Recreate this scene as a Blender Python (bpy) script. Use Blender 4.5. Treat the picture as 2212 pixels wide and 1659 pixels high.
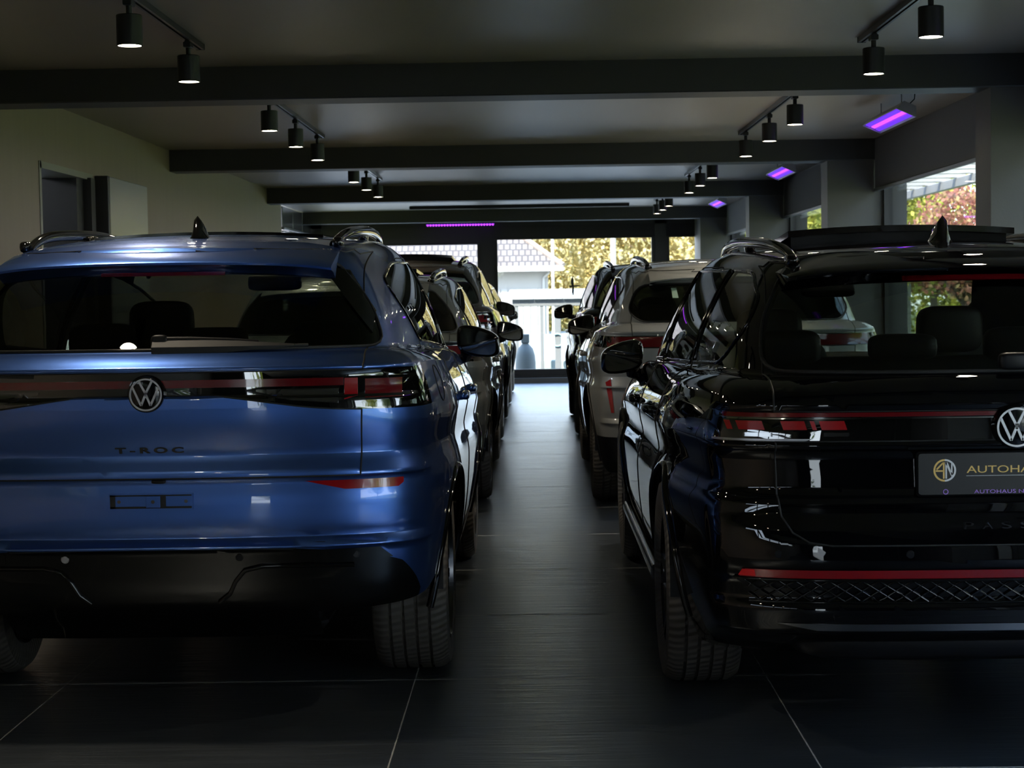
import bpy, bmesh, math, random
import numpy as np
from mathutils import Vector, Matrix
from mathutils.bvhtree import BVHTree

for o in list(bpy.data.objects):
    bpy.data.objects.remove(o)
SC = bpy.context.scene
COL = SC.collection
random.seed(7)

# ------------------------------------------------------------------ camera
F = 3900.0
CAM_H = 1.32
cam_d = bpy.data.cameras.new('camera')
cam = bpy.data.objects.new('camera', cam_d)
COL.objects.link(cam)
SC.camera = cam
cam_d.sensor_fit = 'HORIZONTAL'
cam_d.sensor_width = 36.0
cam_d.lens = F / 2212.0 * 36.0
cam_d.clip_start = 0.05
cam_d.clip_end = 400
# the aisle's vanishing point sits at pixel (1155, 632); the horizontals rise 0.9 deg to the right
_u, _v = (1155 - 1106) / F, (829.5 - 632) / F
roll = 0.0157
fwd_in_cam = Vector((_u, _v, -1)).normalized()          # world +Y seen in camera axes
right_in_cam = Vector((math.cos(roll), math.sin(roll), 0))
right_in_cam = (right_in_cam - right_in_cam.dot(fwd_in_cam) * fwd_in_cam).normalized()
up_in_cam = right_in_cam.cross(fwd_in_cam)
R = Matrix((right_in_cam, fwd_in_cam, up_in_cam))       # rows: world axes in camera coordinates -> camera to world
cam.matrix_world = Matrix.Translation((0, 0, CAM_H)) @ R.to_4x4()
cam_d.dof.use_dof = True
cam_d.dof.focus_distance = 6.5
cam_d.dof.aperture_fstop = 11.0

# ------------------------------------------------------------------ world, sun, exposure
SC.view_settings.view_transform = 'Standard'
SC.view_settings.look = 'None'
SC.view_settings.gamma = 1.0
SC.view_settings.use_curve_mapping = False
SC.view_settings.exposure = 2.85
world = bpy.data.worlds.new('sky')
SC.world = world
world.use_nodes = True
wn = world.node_tree
bg = wn.nodes['Background']
wtc = wn.nodes.new('ShaderNodeTexCoord')
wsep = wn.nodes.new('ShaderNodeSeparateXYZ')
wramp = wn.nodes.new('ShaderNodeValToRGB')
wn.links.new(wtc.outputs['Generated'], wsep.inputs[0])
wn.links.new(wsep.outputs['Z'], wramp.inputs[0])
wn.links.new(wramp.outputs[0], bg.inputs[0])
wramp.color_ramp.elements[0].position = 0.0
wramp.color_ramp.elements[0].color = (0.85, 0.92, 1.0, 1)
wramp.color_ramp.elements[1].position = 0.7
wramp.color_ramp.elements[1].color = (0.28, 0.48, 0.9, 1)
bg.inputs[1].default_value = 1.25
sun_d = bpy.data.lights.new('sun', 'SUN')
sun_d.energy = 2.8
sun_d.angle = 0.01
sun_d.color = (1.0, 0.93, 0.8)
sun = bpy.data.objects.new('sun', sun_d)
COL.objects.link(sun)
sun.rotation_euler = Vector((0.35, 0.62, -0.70)).to_track_quat('-Z', 'Y').to_euler()

SC.cycles.use_denoising = True
SC.cycles.max_bounces = 6
SC.cycles.transparent_max_bounces = 20
SC.cycles.sample_clamp_indirect = 6.0
SC.cycles.caustics_reflective = False
SC.cycles.caustics_refractive = False

# ------------------------------------------------------------------ room numbers
XL, XR = -2.90, 2.72          # wall planes
HC, HB = 2.50, 2.33           # ceiling, underside of beams
YB, YR = 26.4, -8.0           # far and near wall
BEAMS = [-6.15, -1.0, 4.15, 9.3, 14.45, 19.7, 25.5]
CAMF = 3900.0

# ------------------------------------------------------------------ materials
def nmat(name):
    m = bpy.data.materials.new(name)
    m.use_nodes = True
    return m, m.node_tree, m.node_tree.nodes['Principled BSDF']

def mat(name, col, rough=0.5, metal=0.0, coat=0.0, coat_rough=0.03, spec=0.5, noise=0.0, nscale=20.0, bump=0.0, bscale=200.0):
    m, nt, p = nmat(name)
    p.inputs['Base Color'].default_value = (*col, 1)
    p.inputs['Roughness'].default_value = rough
    p.inputs['Metallic'].default_value = metal
    p.inputs['Specular IOR Level'].default_value = spec
    p.inputs['Coat Weight'].default_value = coat
    p.inputs['Coat Roughness'].default_value = coat_rough
    if noise or bump:
        tc = nt.nodes.new('ShaderNodeTexCoord')
    if noise:
        n = nt.nodes.new('ShaderNodeTexNoise'); n.inputs['Scale'].default_value = nscale; n.inputs['Detail'].default_value = 4
        nt.links.new(tc.outputs['Object'], n.inputs['Vector'])
        mx = nt.nodes.new('ShaderNodeMix'); mx.data_type = 'RGBA'
        mx.inputs['A'].default_value = (*[c * (1 - noise) for c in col], 1)
        mx.inputs['B'].default_value = (*[min(1, c * (1 + noise)) for c in col], 1)
        nt.links.new(n.outputs['Fac'], mx.inputs['Factor'])
        nt.links.new(mx.outputs['Result'], p.inputs['Base Color'])
    if bump:
        n = nt.nodes.new('ShaderNodeTexNoise'); n.inputs['Scale'].default_value = bscale
        nt.links.new(tc.outputs['Object'], n.inputs['Vector'])
        b = nt.nodes.new('ShaderNodeBump'); b.inputs['Strength'].default_value = bump; b.inputs['Distance'].default_value = 0.002
        nt.links.new(n.outputs['Fac'], b.inputs['Height'])
        nt.links.new(b.outputs['Normal'], p.inputs['Normal'])
    return m

def emis(name, col, strength):
    m, nt, p = nmat(name)
    p.inputs['Base Color'].default_value = (*col, 1)
    p.inputs['Emission Color'].default_value = (*col, 1)
    p.inputs['Emission Strength'].default_value = strength
    return m

def glass(name, tint, base=0.04, rough=0.0):
    """thin pane: tinted see-through, mirror-like towards grazing"""
    m = bpy.data.materials.new(name); m.use_nodes = True
    nt = m.node_tree; nt.nodes.clear()
    out = nt.nodes.new('ShaderNodeOutputMaterial')
    tr = nt.nodes.new('ShaderNodeBsdfTransparent'); tr.inputs[0].default_value = (*tint, 1)
    gl = nt.nodes.new('ShaderNodeBsdfGlossy'); gl.inputs['Roughness'].default_value = rough
    lw = nt.nodes.new('ShaderNodeLayerWeight'); lw.inputs['Blend'].default_value = 0.5
    pw = nt.nodes.new('ShaderNodeMath'); pw.operation = 'POWER'; pw.inputs[1].default_value = 5.0
    fr = nt.nodes.new('ShaderNodeMath'); fr.operation = 'MULTIPLY_ADD'; fr.inputs[1].default_value = 1 - base; fr.inputs[2].default_value = base
    nt.links.new(lw.outputs['Facing'], pw.inputs[0]); nt.links.new(pw.outputs[0], fr.inputs[0])
    mx = nt.nodes.new('ShaderNodeMixShader')
    nt.links.new(fr.outputs[0], mx.inputs[0]); nt.links.new(tr.outputs[0], mx.inputs[1]); nt.links.new(gl.outputs[0], mx.inputs[2])
    nt.links.new(mx.outputs[0], out.inputs[0])
    return m

M = {}
def paint(name, col, metal=0.75, rough=0.38, flake=True):
    m, nt, p = nmat(name)
    p.inputs['Base Color'].default_value = (*col, 1)
    p.inputs['Metallic'].default_value = metal
    p.inputs['Roughness'].default_value = rough
    p.inputs['Coat Weight'].default_value = 1.0
    p.inputs['Coat Roughness'].default_value = 0.012
    p.inputs['Coat IOR'].default_value = 1.5
    return m
M['blue'] = paint('blue_metallic_paint', (0.060, 0.140, 0.44), 0.92, 0.34)
M['black'] = paint('black_paint', (0.0015, 0.0015, 0.002), 0.0, 0.5); M['black'].node_tree.nodes['Principled BSDF'].inputs['Specular IOR Level'].default_value = 0.0
M['grey'] = paint('grey_paint', (0.11, 0.125, 0.125), 0.3, 0.45)
M['silver'] = paint('pale_grey_paint', (0.30, 0.31, 0.31), 0.15, 0.45)
M['brown'] = paint('dark_bronze_paint', (0.02, 0.015, 0.012), 0.4, 0.4)
M['gloss_black'] = mat('gloss_black_plastic', (0.003, 0.003, 0.003), 0.06, spec=0.4)
M['trim_black'] = mat('satin_black_plastic', (0.004, 0.004, 0.005), 0.4, spec=0.25)
M['rubber'] = mat('black_rubber', (0.006, 0.006, 0.006), 0.7)
M['seal'] = mat('shut_line_rubber', (0.001, 0.001, 0.001), 0.6)
M['chrome'] = mat('chrome', (0.6, 0.6, 0.6), 0.08, metal=1.0)
M['dark_chrome'] = mat('dark_chrome', (0.28, 0.28, 0.29), 0.15, metal=1.0)
M['badge'] = mat('badge_chrome', (0.48, 0.48, 0.50), 0.32, metal=1.0)
M['alloy'] = mat('grey_alloy', (0.10, 0.10, 0.105), 0.25, metal=1.0)
M['red_lens'] = mat('red_lamp_lens', (0.34, 0.006, 0.010), 0.15, coat=1.0)
M['bright_red_lens'] = mat('bright_red_lamp_lens', (0.85, 0.012, 0.015), 0.2, coat=1.0)
M['strip_red'] = mat('deep_red_reflector', (0.22, 0.004, 0.008), 0.15, coat=1.0)
M['dark_red_lens'] = mat('dark_red_lamp_lens', (0.12, 0.003, 0.006), 0.15, coat=1.0)
M['clear_lens'] = mat('clear_lamp_lens', (0.10, 0.10, 0.10), 0.05, metal=0.8, coat=1.0)
M['lamp_glass'] = mat('lamp_cover_glass', (0.003, 0.003, 0.003), 0.02, spec=0.8, coat=1.0, coat_rough=0.0)
M['cloth'] = mat('dark_seat_fabric', (0.010, 0.010, 0.011), 0.8)
M['lining'] = mat('dark_cabin_lining', (0.006, 0.006, 0.006), 0.9)
M['leather'] = mat('brown_black_leather', (0.02, 0.015, 0.010), 0.45)
M['tint'] = glass('privacy_tinted_glass', (0.30, 0.33, 0.30))
M['tint_rear'] = glass('dark_privacy_glass', (0.21, 0.23, 0.20))
M['tint_clear'] = glass('windscreen_glass', (0.62, 0.68, 0.62))
M['tint_dark'] = glass('dark_tinted_glass', (0.10, 0.11, 0.11))
M['pane'] = glass('window_pane_glass', (0.93, 0.95, 0.94))
M['mirror'] = mat('mirror_glass', (0.7, 0.7, 0.7), 0.02, metal=1.0)
M['letter_blue'] = mat('dark_letter', (0.002, 0.002, 0.004), 0.25)
M['letter_grey'] = mat('dark_grey_letter', (0.02, 0.02, 0.022), 0.15, metal=0.6)
M['gold'] = mat('gold_print', (0.75, 0.50, 0.16), 0.35, metal=0.3)
M['silverp'] = mat('silver_print', (0.7, 0.7, 0.72), 0.35, metal=0.3)
M['lilac'] = mat('lilac_print', (0.42, 0.22, 0.75), 0.35, metal=0.2)
M['plate'] = mat('black_plate_insert', (0.007, 0.007, 0.008), 0.35)

def tyre_material():
    m, nt, p = nmat('tyre_tread_rubber')
    p.inputs['Base Color'].default_value = (0.07, 0.064, 0.057, 1)
    p.inputs['Roughness'].default_value = 0.6
    tc = nt.nodes.new('ShaderNodeTexCoord')
    sp = nt.nodes.new('ShaderNodeSeparateXYZ'); nt.links.new(tc.outputs['Object'], sp.inputs[0])
    at = nt.nodes.new('ShaderNodeMath'); at.operation = 'ARCTAN2'
    nt.links.new(sp.outputs['Z'], at.inputs[0]); nt.links.new(sp.outputs['Y'], at.inputs[1])
    mu = nt.nodes.new('ShaderNodeMath'); mu.operation = 'MULTIPLY_ADD'; mu.inputs[1].default_value = 78.0
    nt.links.new(at.outputs[0], mu.inputs[0])
    m3 = nt.nodes.new('ShaderNodeMath'); m3.operation = 'MULTIPLY'; m3.inputs[1].default_value = 55.0
    nt.links.new(sp.outputs['X'], m3.inputs[0]); nt.links.new(m3.outputs[0], mu.inputs[2])
    si = nt.nodes.new('ShaderNodeMath'); si.operation = 'SINE'; nt.links.new(mu.outputs[0], si.inputs[0])
    b = nt.nodes.new('ShaderNodeBump'); b.inputs['Strength'].default_value = 0.35; b.inputs['Distance'].default_value = 0.004
    nt.links.new(si.outputs[0], b.inputs['Height']); nt.links.new(b.outputs[0], p.inputs['Normal'])
    return m
M['tyre'] = tyre_material()

# ------------------------------------------------------------------ object helpers
def link(o, parent=None):
    COL.objects.link(o)
    if parent is not None:
        o.parent = parent
    return o

def thing(name, label, cat, loc=(0, 0, 0), group=None, rotz=0.0):
    o = bpy.data.objects.new(name, None)
    o.empty_display_size = 0.1
    COL.objects.link(o)
    o.location = loc
    o.rotation_euler = (0, 0, rotz)
    return tag(o, label, cat, group)

def tag(o, label=None, cat=None, group=None, kind=None):
    if label: o['label'] = label
    if cat: o['category'] = cat
    if group: o['group'] = group
    if kind: o['kind'] = kind
    return o

def struct(o):
    o['kind'] = 'structure'
    return o

class MB:
    def __init__(s):
        s.v = []; s.f = []
    def add(s, vs, fs):
        n = len(s.v)
        s.v.extend([tuple(p) for p in vs])
        s.f.extend([tuple(i + n for i in f) for f in fs])
        return s
    def box(s, x0, x1, y0, y1, z0, z1):
        vs = [(x, y, z) for x in (x0, x1) for y in (y0, y1) for z in (z0, z1)]
        return s.add(vs, [(0, 1, 3, 2), (4, 6, 7, 5), (0, 4, 5, 1), (2, 3, 7, 6), (0, 2, 6, 4), (1, 5, 7, 3)])
    def bbox(s, c, d, b=0.004, rot=None):
        """box with chamfered edges, centre c, size d"""
        hx, hy, hz = [k / 2 for k in d]
        b = min(b, hx * .9, hy * .9, hz * .9)
        vs = []; idx = {}
        for sx in (-1, 1):
            for sy in (-1, 1):
                for sz in (-1, 1):
                    for a in range(3):
                        p = [sx * (hx - (b if a != 0 else 0)), sy * (hy - (b if a != 1 else 0)), sz * (hz - (b if a != 2 else 0))]
                        idx[(sx, sy, sz, a)] = len(vs); vs.append(Vector(p))
        fs = []
        for a in range(3):
            o1, o2 = [k for k in range(3) if k != a]
            for sg in (-1, 1):
                q = []
                for (u, w) in ((-1, -1), (1, -1), (1, 1), (-1, 1)):
                    k = [0, 0, 0]; k[a] = sg; k[o1] = u; k[o2] = w
                    q.append(idx[(*k, a)])
                if (sg > 0) == (a == 1): q = q[::-1]
                fs.append(tuple(q))
        for a in range(3):
            o1, o2 = [k for k in range(3) if k != a]
            for u in (-1, 1):
                for w in (-1, 1):
                    k1 = [0, 0, 0]; k1[o1] = u; k1[o2] = w; k1[a] = -1
                    k2 = list(k1); k2[a] = 1
                    fs.append((idx[(*k1, o1)], idx[(*k2, o1)], idx[(*k2, o2)], idx[(*k1, o2)]))
        for sx in (-1, 1):
            for sy in (-1, 1):
                for sz in (-1, 1):
                    fs.append(tuple(idx[(sx, sy, sz, a)] for a in range(3)))
        if rot is not None: vs = [rot @ p for p in vs]
        c = Vector(c)
        return s.add([p + c for p in vs], fs)
    def lathe(s, prof, n=32, c=(0, 0, 0), axis='z', closed=False):
        """prof: list of (r, h)"""
        vs = []
        for i in range(n):
            a = 2 * math.pi * i / n
            for (r, h) in prof:
                if axis == 'z': p = (r * math.cos(a), r * math.sin(a), h)
                elif axis == 'x': p = (h, r * math.cos(a), r * math.sin(a))
                else: p = (r * math.cos(a), h, r * math.sin(a))
                vs.append((p[0] + c[0], p[1] + c[1], p[2] + c[2]))
        m = len(prof); fs = []
        for i in range(n):
            j = (i + 1) % n
            for k in range(m - 1 + (1 if closed else 0)):
                k2 = (k + 1) % m
                fs.append((i * m + k, i * m + k2, j * m + k2, j * m + k))
        return s.add(vs, fs)
    def tube(s, pts, r, n=8, closed=False, flat=1.0, rs=None, caps=True):
        pts = [Vector(p) for p in pts]
        m = len(pts)
        if m < 2: return s
        ring = []
        nrm = None
        for i in range(m):
            a = pts[(i - 1) % m] if (closed or i > 0) else pts[i]
            b = pts[(i + 1) % m] if (closed or i < m - 1) else pts[i]
            t = (b - a)
            if t.length < 1e-9: t = Vector((0, 0, 1))
            t.normalize()
            if nrm is None:
                ref = Vector((0, 0, 1)) if abs(t.z) < 0.9 else Vector((1, 0, 0))
                nrm = (ref - ref.dot(t) * t).normalized()
            else:
                nrm = nrm - nrm.dot(t) * t
                nrm = nrm.normalized() if nrm.length > 1e-6 else Vector((0, 0, 1))
            bn = t.cross(nrm)
            rr = rs[i] if rs else r
            for k in range(n):
                an = 2 * math.pi * k / n
                ring.append(pts[i] + nrm * math.cos(an) * rr + bn * math.sin(an) * rr * flat)
        fs = []
        for i in range(m if closed else m - 1):
            j = (i + 1) % m
            for k in range(n):
                k2 = (k + 1) % n
                fs.append((i * n + k, i * n + k2, j * n + k2, j * n + k))
        if not closed and caps:
            fs.append(tuple(range(n))[::-1]); fs.append(tuple((m - 1) * n + k for k in range(n)))
        return s.add(ring, fs)
    def superq(s, c, d, e1=0.4, e2=0.4, nu=28, nv=16, rot=None, warp=None):
        vs = []; fs = []
        def sp(a, e): return math.copysign(abs(a) ** e, a)
        for j in range(nv + 1):
            ph = -math.pi / 2 + math.pi * j / nv
            for i in range(nu):
                th = 2 * math.pi * i / nu
                p = Vector((d[0] / 2 * sp(math.cos(ph), e1) * sp(math.cos(th), e2),
                            d[1] / 2 * sp(math.cos(ph), e1) * sp(math.sin(th), e2),
                            d[2] / 2 * sp(math.sin(ph), e1)))
                if warp: p = warp(p)
                if rot is not None: p = rot @ p
                vs.append(p + Vector(c))
        for j in range(nv):
            for i in range(nu):
                k = (i + 1) % nu
                fs.append((j * nu + i, j * nu + k, (j + 1) * nu + k, (j + 1) * nu + i))
        return s.add(vs, fs)
    def prism(s, poly, a0, a1, axis='y'):
        """poly in the two other axes (in x,y,z order), extruded"""
        n = len(poly); vs = []
        for a in (a0, a1):
            for (p, q) in poly:
                vs.append({'x': (a, p, q), 'y': (p, a, q), 'z': (p, q, a)}[axis])
        fs = [tuple(range(n))[::-1], tuple(range(n, 2 * n))]
        for i in range(n):
            j = (i + 1) % n
            fs.append((i, j, n + j, n + i))
        return s.add(vs, fs)
    def build(s, name, m, parent=None, smooth=None, fix=True):
        me = bpy.data.meshes.new(name)
        me.from_pydata(s.v, [], s.f)
        if fix:
            bm = bmesh.new(); bm.from_mesh(me)
            bmesh.ops.remove_doubles(bm, verts=bm.verts, dist=1e-6)
            bmesh.ops.recalc_face_normals(bm, faces=bm.faces)
            bm.to_mesh(me); bm.free()
        if smooth:
            me.shade_smooth()
            me.set_sharp_from_angle(angle=math.radians(smooth))
        me.materials.append(m)
        o = bpy.data.objects.new(name, me)
        return link(o, parent)

def copy_tree(o, parent=None):
    c = o.copy(); COL.objects.link(c)
    if parent is not None: c.parent = parent
    for ch in list(o.children):
        copy_tree(ch, c)
    return c

def lerp(a, b, t): return a + (b - a) * t
def interp(tab, x):
    if x <= tab[0][0]: return tab[0][1]
    for (a, b) in zip(tab, tab[1:]):
        if x <= b[0]:
            return lerp(a[1], b[1], (x - a[0]) / (b[0] - a[0] + 1e-12))
    return tab[-1][1]
def sinterp(tab, x):
    """monotone-ish cubic through the table"""
    if x <= tab[0][0]: return tab[0][1]
    if x >= tab[-1][0]: return tab[-1][1]
    n = len(tab)
    sl = []
    for i in range(n):
        if i == 0: s_ = (tab[1][1] - tab[0][1]) / (tab[1][0] - tab[0][0])
        elif i == n - 1: s_ = (tab[-1][1] - tab[-2][1]) / (tab[-1][0] - tab[-2][0])
        else:
            s1 = (tab[i][1] - tab[i - 1][1]) / (tab[i][0] - tab[i - 1][0]); s2 = (tab[i + 1][1] - tab[i][1]) / (tab[i + 1][0] - tab[i][0])
            s_ = 0 if s1 * s2 <= 0 else 2 * s1 * s2 / (s1 + s2)
        sl.append(s_)
    for i in range(n - 1):
        if x <= tab[i + 1][0]:
            h = tab[i + 1][0] - tab[i][0]; t = (x - tab[i][0]) / h
            return ((2*t**3-3*t**2+1)*tab[i][1] + (t**3-2*t**2+t)*h*sl[i] + (-2*t**3+3*t**2)*tab[i+1][1] + (t**3-t**2)*h*sl[i+1])
# ================================================================== the room
def floor_material():
    m, nt, p = nmat('dark_slate_tiles')
    N = nt.nodes; L = nt.links
    tc = N.new('ShaderNodeTexCoord'); sp = N.new('ShaderNodeSeparateXYZ'); L.new(tc.outputs['Object'], sp.inputs[0])
    def math_(op, a, b=None, c=None):
        n = N.new('ShaderNodeMath'); n.operation = op
        for i, v in enumerate((a, b, c)):
            if v is None: continue
            if isinstance(v, (int, float)): n.inputs[i].default_value = v
            else: L.new(v, n.inputs[i])
        return n.outputs[0]
    def joint(src, off, w=0.0019, pitch=1.2):
        a = math_('DIVIDE', math_('SUBTRACT', src, off), pitch)
        fr = math_('FRACT', math_('ADD', a, 100.0))
        d = math_('ABSOLUTE', math_('SUBTRACT', fr, 0.5))       # 0.5 at a joint
        return math_('GREATER_THAN', d, 0.5 - w), math_('FLOOR', math_('ADD', a, 100.0))
    jx, ix = joint(sp.outputs['X'], 0.77)
    jy, iy = joint(sp.outputs['Y'], 6.13, 0.0060, 1.222)
    j = math_('MAXIMUM', jx, jy)
    cmb = N.new('ShaderNodeCombineXYZ'); L.new(ix, cmb.inputs[0]); L.new(iy, cmb.inputs[1])
    wn_ = N.new('ShaderNodeTexWhiteNoise'); L.new(cmb.outputs[0], wn_.inputs['Vector'])
    mp = N.new('ShaderNodeMapping'); mp.inputs['Scale'].default_value = (2.6, 24, 1)
    va = N.new('ShaderNodeVectorMath'); va.operation = 'MULTIPLY_ADD'
    va.inputs[1].default_value = (3.7, 3.7, 3.7); L.new(wn_.outputs['Color'], va.inputs[0]); L.new(tc.outputs['Object'], va.inputs[2])
    L.new(va.outputs[0], mp.inputs[0])
    n1 = N.new('ShaderNodeTexNoise'); n1.inputs['Scale'].default_value = 1.0; n1.inputs['Detail'].default_value = 5; n1.inputs['Roughness'].default_value = 0.55
    n1.inputs['Distortion'].default_value = 1.0
    L.new(mp.outputs[0], n1.inputs['Vector'])
    n2 = N.new('ShaderNodeTexNoise'); n2.inputs['Scale'].default_value = 2.0; n2.inputs['Detail'].default_value = 6
    L.new(tc.outputs['Object'], n2.inputs['Vector'])
    cr = N.new('ShaderNodeValToRGB'); cr.color_ramp.elements[0].color = (0.014, 0.018, 0.022, 1); cr.color_ramp.elements[1].color = (0.026, 0.031, 0.037, 1)
    cr.color_ramp.elements[0].position = 0.35; cr.color_ramp.elements[1].position = 0.7
    L.new(n2.outputs['Fac'], cr.inputs[0])
    mx = N.new('ShaderNodeMix'); mx.data_type = 'RGBA'
    L.new(j, mx.inputs['Factor']); L.new(cr.outputs[0], mx.inputs['A']); mx.inputs['B'].default_value = (0.26, 0.245, 0.21, 1)
    L.new(mx.outputs['Result'], p.inputs['Base Color'])
    rr = math_('MULTIPLY_ADD', n1.outputs['Fac'], 0.14, 0.25)
    rr = math_('ADD', rr, math_('MULTIPLY', j, 0.4))
    L.new(rr, p.inputs['Roughness'])
    p.inputs['Specular IOR Level'].default_value = 0.8; p.inputs['IOR'].default_value = 2.3
    p.inputs['Specular Tint'].default_value = (0.84, 0.93, 1.0, 1)
    b = N.new('ShaderNodeBump'); b.inputs['Strength'].default_value = 0.6; b.inputs['Distance'].default_value = 0.006
    hh = math_('SUBTRACT', n1.outputs['Fac'], math_('MULTIPLY', j, 0.6))
    L.new(hh, b.inputs['Height']); L.new(b.outputs[0], p.inputs['Normal'])
    return m

def plaster(name, col, rough=0.55, streak=0.12, vertical=False):
    m, nt, p = nmat(name)
    N = nt.nodes; L = nt.links
    tc = N.new('ShaderNodeTexCoord'); mp = N.new('ShaderNodeMapping')
    mp.inputs['Scale'].default_value = (9, 9, 0.6) if vertical else (1.2, 0.35, 1.2)
    L.new(tc.outputs['Object'], mp.inputs[0])
    n = N.new('ShaderNodeTexNoise'); n.inputs['Scale'].default_value = 1.6; n.inputs['Detail'].default_value = 5
    L.new(mp.outputs[0], n.inputs['Vector'])
    mx = N.new('ShaderNodeMix'); mx.data_type = 'RGBA'
    mx.inputs['A'].default_value = (*[c * (1 - streak) for c in col], 1); mx.inputs['B'].default_value = (*[c * (1 + streak) for c in col], 1)
    L.new(n.outputs['Fac'], mx.inputs['Factor']); L.new(mx.outputs['Result'], p.inputs['Base Color'])
    p.inputs['Roughness'].default_value = rough
    f = N.new('ShaderNodeTexNoise'); f.inputs['Scale'].default_value = 90; L.new(tc.outputs['Object'], f.inputs['Vector'])
    b = N.new('ShaderNodeBump'); b.inputs['Strength'].default_value = 0.15; b.inputs['Distance'].default_value = 0.002
    L.new(f.outputs['Fac'], b.inputs['Height']); L.new(b.outputs[0], p.inputs['Normal'])
    return m

M['floor'] = floor_material()
M['ceil'] = plaster('charcoal_ceiling_paint', (0.34, 0.285, 0.225), 0.40)
M['beam'] = plaster('charcoal_beam_paint', (0.032, 0.031, 0.028), 0.5)
M['wallL'] = plaster('olive_grey_wall_plaster', (0.30, 0.236, 0.185), 0.6, 0.08, True)
M['wallR'] = plaster('anthracite_wall_paint', (0.095, 0.088, 0.08), 0.5)
M['blind'] = mat('grey_roller_blind_fabric', (0.15, 0.15, 0.165), 0.8, noise=0.1, nscale=300)
M['blind_dark'] = mat('dark_roller_blind_fabric', (0.03, 0.025, 0.028), 0.85, noise=0.1, nscale=300)
M['alu'] = mat('anodised_aluminium', (0.35, 0.35, 0.37), 0.35, metal=0.8)
M['frame'] = mat('dark_brown_window_frame', (0.020, 0.018, 0.017), 0.4)
M['steel'] = mat('brushed_steel', (0.42, 0.42, 0.40), 0.32, metal=1.0)
M['fix_black'] = mat('black_lamp_enamel', (0.012, 0.012, 0.013), 0.38)
M['fix_rail'] = mat('black_track_enamel', (0.035, 0.035, 0.038), 0.3, metal=0.5)

MB().box(XL - 0.8, XR + 0.3, YR, YB + 0.2, -0.2, 0.0).build('floor', M['floor'])
struct(bpy.data.objects['floor'])
struct(MB().box(XL - 0.8, XR + 0.3, YR, YB + 0.2, HC, HC + 0.25).build('ceiling', M['ceil']))

# left wall: door opening at 10.62 .. 11.72, wall ends at 20.8 then steps back
DY0, DY1, DZ = 10.62, 11.90, 2.13
w = MB()
w.box(XL - 0.25, XL, YR, -6.0, 0, HC).box(XL - 0.25, XL, 2.6, DY0, 0, HC).box(XL - 0.25, XL, -6.0, 2.6, 0, 1.70).box(XL - 0.25, XL, -6.0, 2.6, 2.1, HC)
w.box(XL - 0.25, XL, DY0, DY1, DZ, HC)
w.box(XL - 0.25, XL, DY1, 20.8, 0, HC)
w.box(XL - 0.8, XL - 0.25, 20.55, 20.8, 0, HC)
struct(w.build('wall_left', M['wallL']))
# recess beyond: bright strip window below steel panels
XLB = XL - 0.37
w = MB()
w.box(XLB - 0.2, XLB, 20.8, 23.4, 0, HC)
w.box(XLB - 0.2, XLB, 23.4, YB, 0, 0.9)
struct(w.build('wall_left_far', M['wallR']))

f = MB()
for y in (-6.0, -4.2, -2.5, -0.8, 0.87, 2.54): f.box(XL - .16, XL - .08, y, y + .06, 1.7, 2.1)
for z in (1.70, 1.88, 2.06): f.box(XL - .16, XL - .08, -6.0, 2.6, z, z + .04)
fo = struct(f.build('window_21', M['frame']))  # unseen window, lengthened rearward to let more sky light onto the floor
MB().box(XL - .125, XL - .118, -6.0, 2.6, 1.72, 2.08).build('pane', M['pane'], fo)
# door room beyond
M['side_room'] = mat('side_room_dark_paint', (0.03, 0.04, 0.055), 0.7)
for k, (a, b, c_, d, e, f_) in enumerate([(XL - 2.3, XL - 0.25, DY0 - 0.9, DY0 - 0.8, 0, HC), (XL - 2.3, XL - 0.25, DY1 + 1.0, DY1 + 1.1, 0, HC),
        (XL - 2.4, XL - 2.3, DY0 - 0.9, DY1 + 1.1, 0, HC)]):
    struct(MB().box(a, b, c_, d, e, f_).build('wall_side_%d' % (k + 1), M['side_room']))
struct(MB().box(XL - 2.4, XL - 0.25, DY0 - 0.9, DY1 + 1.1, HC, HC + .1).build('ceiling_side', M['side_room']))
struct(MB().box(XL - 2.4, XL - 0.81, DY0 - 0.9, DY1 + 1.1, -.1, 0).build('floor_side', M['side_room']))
# door frame
M['frame_light'] = mat('pale_frame_edge', (0.30, 0.29, 0.25), 0.5)
w = MB()
w.box(XL - 0.25, XL + 0.006, DY0 - 0.012, DY0 + 0.03, 0, DZ + .01)
w.box(XL - 0.25, XL + 0.006, DY0, DY1, DZ - 0.03, DZ + 0.01)
struct(w.build('trim_1', M['frame_light']))
w = MB()
w.box(XL - 0.25, XL + 0.03, DY1 - 0.16, DY1 - 0.05, 0, DZ - 0.02)
w.box(XL - 0.25, XL - 0.02, DY1 - 0.34, DY1 - 0.17, 0, DZ - 0.03)
struct(w.build('trim_2', M['frame']))
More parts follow.
